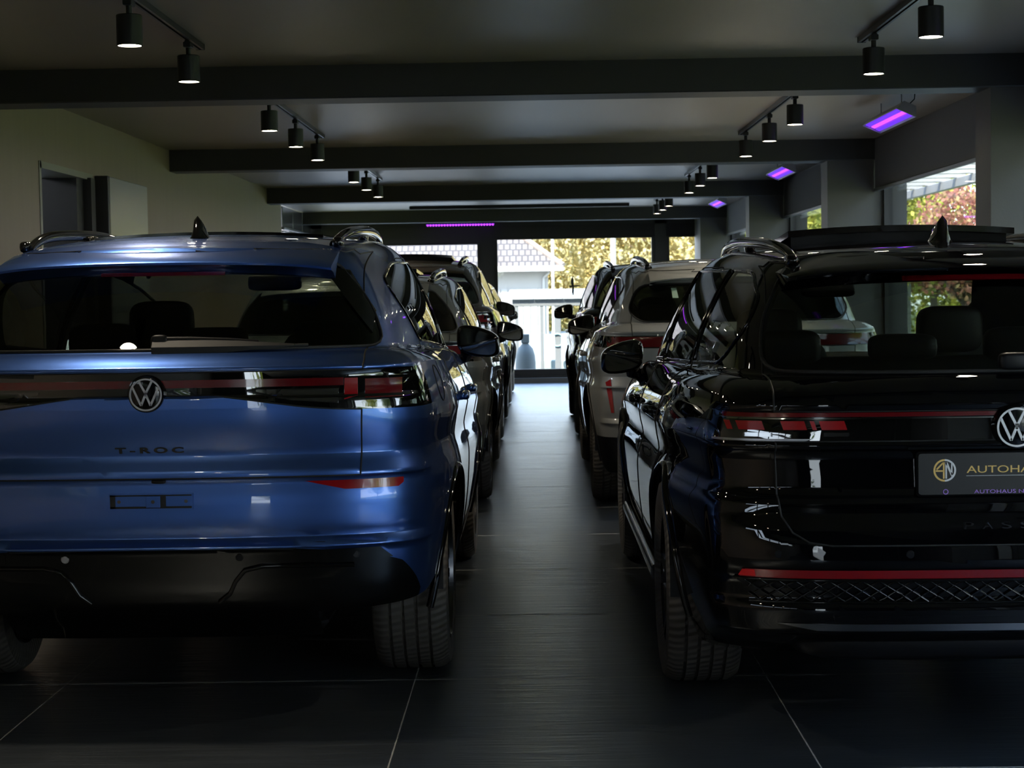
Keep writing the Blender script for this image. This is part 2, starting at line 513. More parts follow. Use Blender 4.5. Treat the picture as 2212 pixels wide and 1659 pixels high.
# open steel door lying back against the wall
dr = thing('door', 'brushed steel door leaf swung open flat against the olive left wall', 'door', (XL, 12.0, 0))
MB().bbox((0.06, 0.60, 1.07), (0.05, 1.18, 2.13), 0.004).build('door_leaf', M['steel'], dr)
h = MB()
for z in (0.3, 1.2, 1.9):
    h.lathe([(0, -0.06), (0.014, -0.06), (0.014, 0.06), (0, 0.06)], 12, (0.07, -0.03, z))
    h.box(0.03, 0.075, -0.03, 0.03, z - .05, z + .05)
h.build('hinge', M['dark_chrome'], dr)
MB().bbox((0.05, -0.035, 1.07), (0.09, 0.05, 2.13), 0.004).build('door_edge', M['frame'], dr)
hd = MB(); hd.tube([(0.085, 1.06, 1.05), (0.13, 1.06, 1.05), (0.13, 0.94, 1.05)], 0.009, 10); hd.lathe([(0, 0), (0.026, 0), (0.026, 0.008), (0, 0.008)], 20, (0.086, 1.06, 1.05), 'x')
hd.build('door_handle', M['chrome'], dr)
# white cabinet seen inside the side room
cb = thing('storage_cabinet', 'tall pale blue-white cabinet standing in the dark room behind the doorway', 'cabinet', (XL - 0.69, 12.58, 0))
M['cab'] = mat('pale_blue_white_enamel', (0.52, 0.58, 0.66), 0.4)
MB().bbox((0, 0, 1.0), (0.7, 0.5, 2.0), 0.01).build('cabinet_body', M['cab'], cb)
MB().bbox((0, -0.262, 0.95), (0.68, 0.02, 1.86), 0.006).build('cabinet_door', M['cab'], cb)
cl = thing('side_room_fill_lamp', 'unseen fill lamp added in the dark side room to light the cabinet', 'lamp', (XL - 1.2, 11.2, 2.42))  # out of view, added so the cabinet behind the doorway is lit
MB().lathe([(0, 0), (0.12, 0), (0.13, 0.03), (0.13, 0.08), (0, 0.08)], 24).build('lamp_body', emis('fill_lamp_glow', (0.8, 0.9, 1.0), 2.0), cl)
ld = bpy.data.lights.new('side_room_fill_light', 'POINT'); ld.energy = 10; ld.color = (0.8, 0.9, 1.0); ld.shadow_soft_size = 0.1
lo = bpy.data.objects.new('side_room_fill_light', ld); lo.location = (0, 0, -0.1); link(lo, cl)

# steel panels over the far left window
M['panel'] = mat('polished_grey_panel', (0.34, 0.33, 0.36), 0.25, metal=0.9)
for k in range(3):
    y0 = 23.42 + k * 0.99
    o = MB().bbox((XLB + 0.012, y0 + 0.49, 2.355), (0.02, 0.975, 0.27), 0.003).build('wall_panel', M['panel'])
    tag(o, ['polished grey wall panel above the far left window, the one nearest the olive wall', 'polished grey wall panel above the far left window, middle of three',
            'polished grey wall panel above the far left window, the one in the far corner'][k], 'panel', 'polished panels above the far left window')
w = MB().bbox((XLB + 0.02, (23.4 + YB) / 2, 2.205), (0.05, YB - 23.4, 0.03), 0.004).bbox((XLB + 0.02, (23.4 + YB) / 2, 2.165), (0.03, YB - 23.4, 0.02), 0.004)
struct(w.build('trim_3', M['alu']))
wl = MB()
for k in range(4):
    y0 = 23.4 + k * 1.0
    wl.box(XLB - 0.08, XLB - 0.02, min(y0, YB - 0.06), min(y0 + 0.06, YB), 0.9, 2.15)
wl.box(XLB - 0.08, XLB - 0.02, 23.4, YB, 0.88, 0.94).box(XLB - 0.08, XLB - 0.02, 23.4, YB, 2.1, 2.15)
wf = struct(wl.build('window_9', M['frame']))
MB().box(XLB - 0.055, XLB - 0.045, 23.4, YB, 0.92, 2.13).build('pane', M['pane'], wf)

# far wall with three windows
WZ0, WZ1 = 0.17, 2.30
px_ = lambda px: (px - 1155 + 1) / CAMF * YB           # where a far-wall feature stands
cols = [(XLB - 0.3, -3.10), (-0.78, -0.585), (1.765, 1.925), (2.47, XR + 0.3)]
w = MB()
for a, b in cols: w.box(a, b, YB, YB + 0.22, 0, HC)
w.box(XLB - .3, XR + 0.3, YB, YB + 0.22, 2.30, HC).box(XLB - .3, XR + 0.3, YB, YB + 0.22, 0, 0.10)
struct(w.build('wall_back', M['frame']))
wins = [(-3.10, -0.78), (-0.585, 1.765), (1.925, 2.47)]
for k, (a, b) in enumerate(wins):
    f = MB()
    f.box(a, b, YB + 0.03, YB + 0.11, 0.10, 0.20).box(a, b, YB + 0.03, YB + 0.11, 2.24, 2.30)
    f.box(a, a + 0.05, YB + 0.03, YB + 0.11, 0.1, 2.3).box(b - 0.05, b, YB + 0.03, YB + 0.11, 0.1, 2.3)
    fo = struct(f.build('window_%d' % (k + 1), M['frame']))
    MB().box(a + 0.04, b - 0.04, YB + 0.065, YB + 0.072, 0.19, 2.25).build('pane', M['pane'], fo)
    bz = [2.045, 2.105, 2.105][k]
    bl = thing('roller_blind', ['dark roller blind half drawn over the far left window behind the purple light bar', 'dark roller blind above the widest far window',
                                'dark roller blind above the narrow window at the right end of the far wall'][k], 'blind', ((a + b) / 2, YB - 0.02, 2.30))
    MB().box(-(b - a) / 2 + .005, (b - a) / 2 - .005, 0.0, 0.003, bz - 2.3, 0.0).build('blind_fabric', M['blind_dark'], bl)
    MB().bbox((0, 0, bz - 2.3), (b - a - .02, 0.02, 0.022), 0.004).build('bottom_bar', M['frame'], bl)
# low plinth in front of the far wall
struct(MB().box(XLB, 2.47, YB - 0.12, YB, 0, 0.075).build('baseboard_back', M['wallR']))

# beams
for k, y in enumerate(BEAMS):
    x0 = XL if y < 20.9 else XLB
    struct(MB().bbox(((x0 + XR) / 2, y + 0.135, (HB + HC) / 2 + .01), (XR - x0 + .02, 0.28, HC - HB + .02), 0.006).build('beam', M['beam'])).name = 'trim_%d' % (10 + k)

# right wall: pilasters, spandrel, sill and windows between them
COLX = 2.34
w = MB()
for y in BEAMS:
    y1 = y + 0.32
    w.box(COLX, XR + 0.25, y, y1 if y < 25 else YB, 0, HC)
struct(w.build('wall_right', M['wallR']))
w = MB()
for (a, b) in zip(BEAMS, BEAMS[1:]):
    w.box(XR, XR + 0.25, a + .3, b + .05, 0, 0.30 if a > -2 else HC)
    w.box(XR, XR + 0.25, a + .3, b + .05, 2.42, HC)
w.box(XR, XR + 0.25, YR, BEAMS[0] + .1, 0, HC)
struct(w.build('wall_right_sill', M['wallR']))
n = 4
bay_txt = {4.15: 'grey roller blind beside the rear of the nearest black car, mostly out of frame', 9.3: 'tall grey roller blind over the nearest right-hand window, under the first purple lamp',
           14.45: 'grey roller blind over the second right-hand window, under the middle purple lamp', 19.7: 'grey roller blind over the farthest right-hand window',
           -1.0: 'grey roller blind of the right-hand window beside the camera', -6.15: 'grey roller blind of the rearmost right-hand window'}
for (a, b) in zip(BEAMS, BEAMS[1:]):
    if a < -2: continue
    y0, y1 = a + 0.32, b
    f = MB()
    X0, X1 = XR + 0.06, XR + 0.13
    f.box(X0, X1, y0, y1, 0.30, 0.36).box(X0, X1, y0, y1, 2.36, 2.42)
    f.box(X0, X1, y0, y0 + 0.05, 0.3, 2.42).box(X0, X1, y1 - 0.05, y1, 0.3, 2.42)
    fo = struct(f.build('window_%d' % n, M['frame'])); n += 1
    MB().box(X0 + 0.03, X0 + 0.037, y0 + .04, y1 - .04, 0.35, 2.38).build('pane', M['pane'], fo)
    g = MB().bbox((XR + 0.01, y0 + 0.02, 1.4), (0.10, 0.035, 2.2), 0.004)
    g.build('guide_rail', M['alu'], fo)
    bl = thing('roller_blind', bay_txt[a], 'blind', (XR + 0.0, (y0 + y1) / 2, 2.47))
    hl = (y1 - y0) / 2
    MB().box(-0.004, 0.0, -hl + .05, hl - .01, 2.09 - 2.47, 0.02).build('blind_fabric', M['blind'], bl)
    MB().bbox((-0.004, 0.02, 2.09 - 2.47), (0.028, 2 * hl - .06, 0.028), 0.005).build('bottom_bar', M['alu'], bl)

# near wall behind the camera: a glazed gateway
w = MB()
w.box(XL - .3, XR + .3, YR - 0.25, YR, 2.25, HC).box(XL - .3, -1.9, YR - 0.25, YR, 0, 2.25).box(-0.98, XR + .3, YR - 0.25, YR, 0, 2.25)
struct(w.build('wall_rear', M['wallR']))
f = MB()
for x in (-1.9, -1.04):
    f.box(x, x + 0.06, YR - .15, YR - .08, 0, 2.25)
for z in (0, 1.1, 2.19): f.box(-1.9, -0.98, YR - .15, YR - .08, z, z + 0.06)
fo = struct(f.build('window_20', M['frame']))
MB().box(-1.9, -0.98, YR - .12, YR - .113, 0, 2.25).build('pane', M['pane'], fo)

# ================================================================== lamps on tracks
glow = emis('warm_lamp_disc', (1.0, 0.90, 0.68), 12.0)
def make_spot():
    t = thing('track_spotlight', 'x', 'spotlight')
    b = MB()   # open cylinder can
    b.lathe([(0.0, 0.118), (0.047, 0.118), (0.0495, 0.115), (0.0495, 0.0), (0.0445, 0.0), (0.043, 0.018), (0.043, 0.02), (0, 0.02)], 40)
    b.build('lamp_housing', M['fix_black'], t, smooth=35)
    MB().lathe([(0, 0.0185), (0.030, 0.0185), (0.0435, 0.003), (0.0437, 0.004), (0.031, 0.0195), (0, 0.0195)], 32).build('lamp_disc', glow, t, smooth=50)
    s = MB().lathe([(0, 0.118), (0.0115, 0.118), (0.0115, 0.152), (0.008, 0.155), (0, 0.155)], 16)
    s.build('stem', M['fix_black'], t, smooth=40)
    a = MB().bbox((0, 0, 0.164), (0.034, 0.07, 0.024), 0.003).bbox((0.0, -0.02, 0.176), (0.02, 0.03, 0.014), 0.002)
    a.build('track_adapter', M['fix_black'], t)
    l = bpy.data.lights.new('spot_light', 'SPOT'); l.energy = 6.0; l.spot_size = math.radians(138); l.spot_blend = 0.7
    l.color = (1.0, 0.86, 0.66); l.shadow_soft_size = 0.035
    lo = bpy.data.objects.new('spot_light', l); lo.location = (0, 0, 0.0); link(lo, t)
    return t
SPZ = 2.29
spot0 = None
order = ['first', 'second', 'third', 'fourth', 'fifth', 'sixth', 'seventh', 'eighth', 'ninth', 'tenth', 'eleventh', 'twelfth', 'thirteenth']
def track(x, y0, y1, label, grp='ceiling tracks along the aisle'):
    t = thing('ceiling_track', label, 'lighting track', (x, (y0 + y1) / 2, HC), grp)
    hl = (y1 - y0) / 2
    b = MB()
    b.prism([(-0.018, 0.0), (-0.018, -0.026), (-0.006, -0.026), (-0.006, -0.010), (0.006, -0.010), (0.006, -0.026), (0.018, -0.026), (0.018, 0.0)], -hl, hl, 'y')
    b.build('track_profile', M['fix_rail'], t)
    for sg in (-1, 1):
        MB().bbox((0, sg * hl, -0.013), (0.040, 0.006, 0.029), 0.001).build('end_cap', M['fix_black'], t)
def put_spot(x, y, label, z=SPZ, grp=None):
    global spot0
    if spot0 is None:
        spot0 = make_spot(); o = spot0
    else:
        o = copy_tree(spot0)
    o.location = (x, y, z)
    o['label'] = label; o['group'] = grp
    return o
LX, RX = -1.54, 1.56
Ltr = [([0.55, 1.75, 2.95], 'behind the camera'), ([5.77, 6.97, 8.16], 'n'), ([10.63, 11.80, 12.98], 'm'), ([15.57, 16.75, 17.98], 'f'), ([20.9, 22.1, 23.2], 'x')]
Rtr = [([], ''), ([5.92, 7.12, 8.31], 'n'), ([10.80, 11.97, 13.30], 'm'), ([15.80, 16.95, 18.15], 'f'), ([20.9, 21.9, 22.9], 'x')]
sect = {'n': 'nearest', 'm': 'second', 'f': 'third', 'x': 'farthest'}
for side, xs, trs in (('left', LX, Ltr), ('right', RX, Rtr)):
    for ys, key in trs:
        if not ys: continue
        if key in sect:
            g = 'black spotlights on the %s %s track' % (sect[key], side)
            lab = ['black cylinder spotlight, nearest of the three on the %s %s ceiling track', 'black cylinder spotlight, middle of the three on the %s %s ceiling track',
                   'black cylinder spotlight, farthest of the three on the %s %s ceiling track']
            labs = [l % (sect[key], side) for l in lab]
            if key == 'x' and side == 'left': 
                ys_ = []
            else: ys_ = ys
            if not ys_: continue
            track(xs - 0.0, ys[0] - 0.45, ys[2] + 0.30, 'black ceiling track carrying the %s group of spotlights on the %s' % (sect[key], side))
        else:
            g = 'black spotlights on the %s track above the camera' % side
            labs = ['black cylinder spotlight, %s of three on the %s track above the camera' % (w_, side) for w_ in ('rearmost', 'middle', 'foremost')]
            ys_ = ys
            track(xs, ys[0] - 0.45, ys[2] + 0.30, 'black ceiling track above the camera on the %s' % side)
        for y, lb in zip(ys_, labs):
            put_spot(xs, y, lb, grp=g)
# the long black bar across the far bay
t = thing('ceiling_track', 'long black ceiling track running across the aisle in the far bay', 'lighting track', (-0.19, 24.3, HC))
MB().bbox((0, 0, -0.022), (2.95, 0.05, 0.044), 0.004).build('track_profile', M['fix_rail'], t)

# ================================================================== purple tubes
uv = emis('violet_led_diodes', (0.16, 0.03, 0.9), 0.13)
uv_hot = emis('violet_led_core', (0.50, 0.06, 1.0), 0.24)
M['uv_body'] = mat('grey_reflector_housing', (0.42, 0.42, 0.46), 0.35, metal=0.4)
def uv_light(root, L, axis, e, tilt):
    l = bpy.data.lights.new('violet_light', 'AREA'); l.shape = 'RECTANGLE'; l.size = L; l.size_y = 0.05; l.energy = e; l.color = (0.42, 0.08, 1.0)
    o = bpy.data.objects.new('violet_light', l)
    return o
def make_uv():
    t = thing('ultraviolet_lamp', 'x', 'lamp')
    L = 0.60
    rot = Matrix.Rotation(math.radians(22), 4, 'Y')
    def P(poly, a0, a1, name, m, par=t):
        mb = MB(); mb.prism(poly, a0, a1, 'y')
        mb.v = [tuple(rot @ Vector(p)) for p in mb.v]
        return mb.build(name, m, par)
    hs = P([(-0.075, 0.0), (-0.045, 0.055), (0.045, 0.055), (0.075, 0.0), (0.070, -0.002), (0.040, 0.045), (-0.040, 0.045), (-0.070, -0.002)], -L, L, 'reflector_housing', M['uv_body'])
    for s in (-1, 1):
        P([(-0.075, -0.004), (-0.045, 0.06), (0.045, 0.06), (0.075, -0.004)], s * L - 0.006, s * L + 0.006, 'end_plate', M['uv_body'])
    for k, xx in enumerate((-0.04, 0.04)):
        P([(xx - 0.016, 0.004), (xx - 0.016, 0.016), (xx + 0.016, 0.016), (xx + 0.016, 0.004)], -L + .02, L - .02, 'violet_tube', uv)
    P([(-0.014, 0.006), (-0.014, 0.018), (0.014, 0.018), (0.014, 0.006)], -L + .03, L - .03, 'glowing_core', uv_hot)
    b = MB()
    for s in (-0.35, 0.35):
        b.tube([(0.02, s - .06, 0.055), (0.02, s, 0.095), (0.02, s + 0.06, 0.055)], 0.004, 6)
        b.tube([(0.02, s, 0.095), (0.02, s, 0.15)], 0.004, 6)
    b.build('hanger_wire', M['alu'], t)
    MB().tube([(0.03, -0.55, 0.055), (0.05, -0.62, 0.08), (0.06, -0.60, 0.15)], 0.004, 8).build('power_cord', M['rubber'], t)
    return t
uvs = [(6.3, 'violet lamp hanging beside the nearest black car, out of frame'), (11.35, 'largest violet lamp in a grey reflector hanging over the nearest right-hand window'),
       (16.3, 'violet lamp hanging above the second right-hand window, middle of the visible three'), (21.9, 'small pale violet lamp hanging above the farthest right-hand window')]
uv0 = None
for y, lb in uvs:
    if uv0 is None: uv0 = make_uv(); o = uv0
    else: o = copy_tree(uv0)
    o.location = (2.22, y, 2.352); o.scale = (.86, .92, .95); o['label'] = lb; o['group'] = 'violet lamps along the right-hand windows'
t = thing('led_bar', 'long bright purple LED bar of bead-like diodes across the far windows', 'lamp', (-1.06, YB - 0.25, 2.315))
MB().bbox((0, 0, 0.02), (1.0, 0.04, 0.022), 0.003).build('bar_housing', M['fix_black'], t)
b = MB()
for k in range(24):
    b.superq((-0.47 + k * 0.94 / 23, -0.012, -0.003), (0.034, 0.03, 0.034), 1, 1, 10, 6)
tag(b.build('diode_row', uv_hot, t), None)['kind'] = 'stuff'
MB().bbox((0, 0, 0.008), (0.99, 0.034, 0.010), 0.003).build('violet_cover', uv, t)
wv = MB().tube([(-0.45, 0, 0.03), (-0.45, 0, 0.185)], 0.003, 6).tube([(0.45, 0, 0.03), (0.45, 0, 0.185)], 0.003, 6)
wv.build('hanger_wire', M['alu'], t)

# bird silhouette on the wide far window
b = MB()
def bl_poly(pts, th=0.002):
    b.prism([(p[0], p[1]) for p in pts], -th, 0.0, 'y')
bl_poly([(-0.012, -0.02), (-0.030, 0.05), (-0.022, 0.11), (0.0, 0.145), (0.014, 0.10), (0.016, 0.02)])
bl_poly([(-0.012, -0.02), (0.016, 0.0), (0.018, -0.06), (0.012, -0.13), (-0.006, -0.14), (-0.018, -0.08)])
bl_poly([(0.0, -0.012), (0.10, -0.006), (0.115, 0.004), (0.10, 0.012), (0.0, 0.012)])
bl_poly([(-0.05, -0.02), (-0.052, 0.012), (0.0, 0.01), (0.0, -0.015)])
o = b.build('bird_sticker', M['fix_black']); o.location = (0.56, YB + 0.062, 1.405)
tag(o, 'black bird-of-prey silhouette sticker on the wide far window pane', 'sticker')
# ================================================================== outside
def leaf_mat(name, cols, trans=0.35):
    m = bpy.data.materials.new(name); m.use_nodes = True
    nt = m.node_tree; p = nt.nodes['Principled BSDF']; out = nt.nodes['Material Output']
    g = nt.nodes.new('ShaderNodeNewGeometry'); cr = nt.nodes.new('ShaderNodeValToRGB')
    e = cr.color_ramp.elements
    e[0].color = (*cols[0], 1); e[1].color = (*cols[-1], 1)
    for i, c in enumerate(cols[1:-1]):
        k = e.new((i + 1) / (len(cols) - 1)); k.color = (*c, 1)
    nt.links.new(g.outputs['Random Per Island'], cr.inputs[0])
    nt.links.new(cr.outputs[0], p.inputs['Base Color'])
    p.inputs['Roughness'].default_value = 0.55
    t = nt.nodes.new('ShaderNodeBsdfTranslucent'); nt.links.new(cr.outputs[0], t.inputs[0])
    mx = nt.nodes.new('ShaderNodeMixShader'); mx.inputs[0].default_value = trans
    nt.links.new(p.outputs[0], mx.inputs[1]); nt.links.new(t.outputs[0], mx.inputs[2]); nt.links.new(mx.outputs[0], out.inputs[0])
    return m
rng = np.random.default_rng(5)
def leaves(name, pts, size, m, parent=None):
    n = len(pts)
    a = rng.normal(size=(n, 3)); a /= np.linalg.norm(a, axis=1)[:, None]
    b = rng.normal(size=(n, 3)); b -= (a * b).sum(1)[:, None] * a; b /= np.linalg.norm(b, axis=1)[:, None]
    s = size * rng.uniform(0.6, 1.3, n)[:, None]
    P = np.stack([pts - a * s * .5, pts + b * s * .3, pts + a * s * .5, pts - b * s * .3], 1).reshape(-1, 3)
    me = bpy.data.meshes.new(name)
    me.vertices.add(4 * n); me.vertices.foreach_set('co', P.ravel())
    me.loops.add(4 * n); me.loops.foreach_set('vertex_index', np.arange(4 * n, dtype=np.int32))
    me.polygons.add(n); me.polygons.foreach_set('loop_start', np.arange(0, 4 * n, 4, dtype=np.int32))
    me.polygons.foreach_set('loop_total', np.full(n, 4, dtype=np.int32))
    me.update(); me.validate()
    me.materials.append(m)
    return link(bpy.data.objects.new(name, me), parent)
def blob_pts(n, cs):
    """points on the outside of a cluster of ellipsoids: (x,y,z,rx,ry,rz)"""
    cs = np.array(cs, float); k = rng.integers(0, len(cs), n)
    d = rng.normal(size=(n, 3)); d /= np.linalg.norm(d, axis=1)[:, None]
    r = rng.uniform(0.72, 1.05, n)[:, None]
    return cs[k, :3] + d * cs[k, 3:] * r
def crown(n, x, y, z, rx, rz, lumps=9):
    cs = []
    for i in range(lumps):
        a = rng.uniform(0, 6.28); q = rng.uniform(0, .6)
        cs.append((x + math.cos(a) * q * rx, y + math.sin(a) * q * rx, z + rng.uniform(-.5, .5) * rz, rx * .5, rx * .5, rz * .5))
    return blob_pts(n, cs)
M['leaf_gold'] = leaf_mat('golden_leaves', [(0.38, 0.32, 0.13), (0.50, 0.42, 0.20), (0.56, 0.47, 0.26), (0.44, 0.40, 0.17)])
M['leaf_lime'] = leaf_mat('yellow_green_leaves', [(0.22, 0.26, 0.03), (0.50, 0.48, 0.07), (0.66, 0.60, 0.12), (0.34, 0.40, 0.06)])
M['leaf_green'] = leaf_mat('green_leaves', [(0.05, 0.09, 0.02), (0.12, 0.19, 0.04), (0.22, 0.28, 0.07)])
M['leaf_red'] = leaf_mat('reddish_leaves', [(0.25, 0.09, 0.06), (0.45, 0.18, 0.13), (0.42, 0.30, 0.12)])
M['bark'] = mat('grey_brown_bark', (0.12, 0.095, 0.07), 0.85, noise=0.3, nscale=6)
M['grass'] = mat('lawn_grass', (0.15, 0.18, 0.05), 0.85, noise=0.35, nscale=1.5)
M['gravel'] = mat('pale_concrete_paving', (0.27, 0.26, 0.235), 0.8, noise=0.12, nscale=2.0)
M['white'] = mat('white_painted_metal', (0.34, 0.335, 0.32), 0.45)
M['render'] = mat('white_house_render', (0.30, 0.29, 0.27), 0.8, noise=0.04, nscale=1.0)
M['offwhite'] = mat('white_garage_boarding', (0.33, 0.32, 0.30), 0.6)

def roof_material():
    m, nt, p = nmat('red_brown_roof_tiles')
    N = nt.nodes; L = nt.links
    tc = N.new('ShaderNodeTexCoord')
    br = N.new('ShaderNodeTexBrick'); br.inputs['Scale'].default_value = 1.0
    br.inputs['Brick Width'].default_value = 0.20; br.inputs['Row Height'].default_value = 0.27
    br.inputs['Mortar Size'].default_value = 0.03; br.inputs['Mortar Smooth'].default_value = 0.4
    br.inputs['Color1'].default_value = (0.125, 0.095, 0.08, 1); br.inputs['Color2'].default_value = (0.17, 0.145, 0.125, 1); br.inputs['Mortar'].default_value = (0.06, 0.05, 0.045, 1)
    L.new(tc.outputs['Object'], br.inputs['Vector']); L.new(br.outputs['Color'], p.inputs['Base Color'])
    p.inputs['Roughness'].default_value = 0.8
    b = N.new('ShaderNodeBump'); b.inputs['Distance'].default_value = 0.03; b.invert = True
    L.new(br.outputs['Fac'], b.inputs['Height']); L.new(b.outputs[0], p.inputs['Normal'])
    return m
M['roof'] = roof_material()

g = MB().box(-60, 60, -40, 120, -0.5, -0.32).build('ground', M['grass']); struct(g)
g = MB().box(-20, 5.5, YB + .25, 64, -0.40, -0.06).build('paving', M['gravel']); struct(g)
g = MB().box(XR + .3, XR + 2.6, -14, YB + .25, -0.40, -0.06).box(-12, 8, YR - 14, YR - .25, -0.4, -0.03).build('paving_side', M['gravel']); struct(g)
# unseen roof slab, its overhangs made deep to keep sun off the windows
struct(MB().box(XLB - 1.2, XR + 0.5, YR - 1.8, YB + 0.45, HC + 0.25, HC + 0.6).build('roof_slab', M['frame']))

# white house with tiled hip roof
HY = 60.0
hs = thing('house', 'white house with a reddish brown tiled hip roof beyond the far windows', 'house', (-7.0, HY, -0.4))
MB().box(-8.0, 7.45, 0, 9, 0, 2.45).build('wall', M['render'], hs)
rf = MB()
ex0, ex1, ey0, ey1, ez, rz = -8.6, 7.95, -0.5, 9.5, 2.58, 6.3
A = [(ex0, ey0, ez), (ex1, ey0, ez), (ex1, ey1, ez), (ex0, ey1, ez), (ex0 + 5, 4.5, rz), (ex1 - 5, 4.5, rz)]
rf.add(A, [(0, 1, 5, 4), (1, 2, 5), (2, 3, 4, 5), (3, 0, 4), (0, 3, 2, 1)])
rf.build('roof', M['roof'], hs)
MB().tube([(A[1][0], A[1][1], A[1][2] + .03), (A[5][0], A[5][1], A[5][2] + .05)], 0.09, 8).tube([(A[5][0], 4.5, rz + .05), (A[4][0], 4.5, rz + .05)], 0.09, 8).build('ridge_tile', mat('pale_ridge_tile', (0.24, 0.19, 0.16), 0.8), hs)
MB().box(ex0, ex1, ey0 - .12, ey0, ez - .16, ez + .02).build('gutter', M['white'], hs)
MB().tube([(7.5, -.2, 2.4), (7.3, -.05, 2.2), (7.3, -.05, 0)], 0.045, 8).build('downpipe', M['white'], hs)
gd = MB()
for k in range(62):
    gd.box(-8.0 + k * 0.248, -8.0 + k * 0.248 + 0.21, -0.03, 0, 0.0, 1.85)
gd.build('boarding', M['offwhite'], hs)

# lamp posts
def post(x, y, h, r, label):
    t = thing('lamp_post', label, 'lamp post', (x, y, -0.35), None)
    MB().lathe([(r * 1.4, 0), (r * 1.4, 0.5), (r, 0.6), (r * .85, h)], 16).build('pole', M['white'], t)
    MB().tube([(0, 0, h), (0, 0.2, h + .2), (0, 0.9, h + .25)], r * .6, 8).superq((0, 1.1, h + .23), (0.3, 0.7, 0.14), .5, .5, 16, 8).build('lamp_head', M['white'], t)
post(0.53, 52.0, 7.0, 0.045, 'thin pale lamp post standing right of the white house roof')
post(1.53, 35.0, 6.5, 0.055, 'thick white lamp post standing in front of the golden hedge')

# golden hedge slope behind
cs = [(x, 72 + (i % 3), z, 1.5, 1.2, 1.3) for i, x in enumerate(np.arange(-3, 11.5, 1.1)) for z in (0.3, 1.7, 3.1, 4.5, 5.9)]
hgr = thing('golden_hedge', 'tall golden ivy-covered hedge bank filling the far windows', 'hedge', (0, 0, 0))
leaves('foliage', blob_pts(45000, cs), 0.21, M['leaf_gold'], hgr)
M['gold_core'] = mat('golden_brown_undergrowth', (0.50, 0.38, 0.14), 0.9, noise=0.4, nscale=3)
hb = MB()
gx = np.arange(-5, 13.5, 1.0)
vs = []; fs = []
for i, x in enumerate(gx):
    for j in range(8):
        vs.append((x, 73.4 + math.sin(i * 1.3 + j) * .5, -0.5 + j * 1.0))
for i in range(len(gx) - 1):
    for j in range(7): fs.append((i * 8 + j, (i + 1) * 8 + j, (i + 1) * 8 + j + 1, i * 8 + j + 1))
vs2 = [(v[0], v[1] + 1.2, v[2]) for v in vs]; nv = len(vs)
hb.add(vs, fs); hb.add(vs2, fs)
hb.build('undergrowth', M['gold_core'], hgr, smooth=80)

# trees along the right
def tree(x, y, h, rx, m, label, n=9000, size=0.2, trunk=1.6):
    t = thing('garden_tree', label, 'tree', (x, y, -0.35), 'trees seen through the right-hand windows')
    tr = MB()
    tr.tube([(0, 0, 0), (0.05, 0.02, trunk * .5), (0, 0, trunk), (0.1, 0, h * .6)], .1, 10, rs=[0.16, 0.12, 0.10, 0.05])
    for k in range(7):
        a = k * 0.9 + x; L_ = rx * .7
        tr.tube([(0, 0, trunk * (.8 + .05 * k)), (math.cos(a) * L_ * .5, math.sin(a) * L_ * .5, h * .55), (math.cos(a) * L_, math.sin(a) * L_, h * .8)], .05, 6, rs=[0.06, 0.04, 0.015])
    tr.build('trunk', M['bark'], t, smooth=60)
    leaves('foliage', crown(n, 0, 0, trunk + (h - trunk) * .5, rx, (h - trunk) * .62, 14), size, m, t)
tree(5.2, 39, 4.8, 1.9, M['leaf_lime'], 'yellow-green tree seen through the third right-hand window', size=.16)
tree(10.4, 64.0, 6.4, 2.6, M['leaf_lime'], 'bushy yellow-green tree seen through the second right-hand window', n=14000, size=.17)
tree(8.6, 44, 6.2, 2.4, M['leaf_lime'], 'yellow-green tree at the left edge of the nearest right-hand window', n=12000, size=.14)
tree(12.3, 56, 3.2, 1.4, M['leaf_red'], 'reddish pink tree in the middle of the nearest right-hand window', n=14000, size=.15)
tree(14.6, 46, 6.4, 2.4, M['leaf_lime'], 'tall yellow-green tree at the right edge of the nearest right-hand window', n=14000, size=.17)
tree(8.1, 34, 3.4, 1.3, M['leaf_red'], 'small tree with a pale leaning trunk seen through the nearest black car', n=3500, size=.12, trunk=1.5)
tree(14.0, 38, 6.0, 2.8, M['leaf_green'], 'green tree at the far right beyond the windows', n=9000, size=.18)
for i, (x, y) in enumerate([(11, 28), (12, 21), (10, 13.5), (10, 6), (13, -3), (15, -12), (9, -20), (0, -26), (-7, -24)]):
    tree(x, y, 5.5 + (i % 3), 3.0, M['leaf_lime'] if i % 2 else M['leaf_green'],
         ['leafy tree on the lawn outside the right-hand side', 'leafy tree far outside on the right', 'broad tree outside beside the middle of the room', 'green tree outside level with the camera', 'leafy tree outside behind the camera on the right',
          'green tree outside at the rear right corner', 'tree outside behind the rear gateway on the right', 'tree standing straight behind the rear gateway', 'tree outside behind the rear gateway on the left'][i], n=5000, size=.26)
cs = [(14.6 + i * .8, 66 + (i % 3), z, 1.3, 1.2, 1.2) for i in range(20) for z in (0.2, 1.4, 2.6, 3.8)]
tag(leaves('mixed_hedge', blob_pts(26000, cs), 0.24, M['leaf_lime']), 'long yellow-green hedge behind the trees on the right', 'hedge')
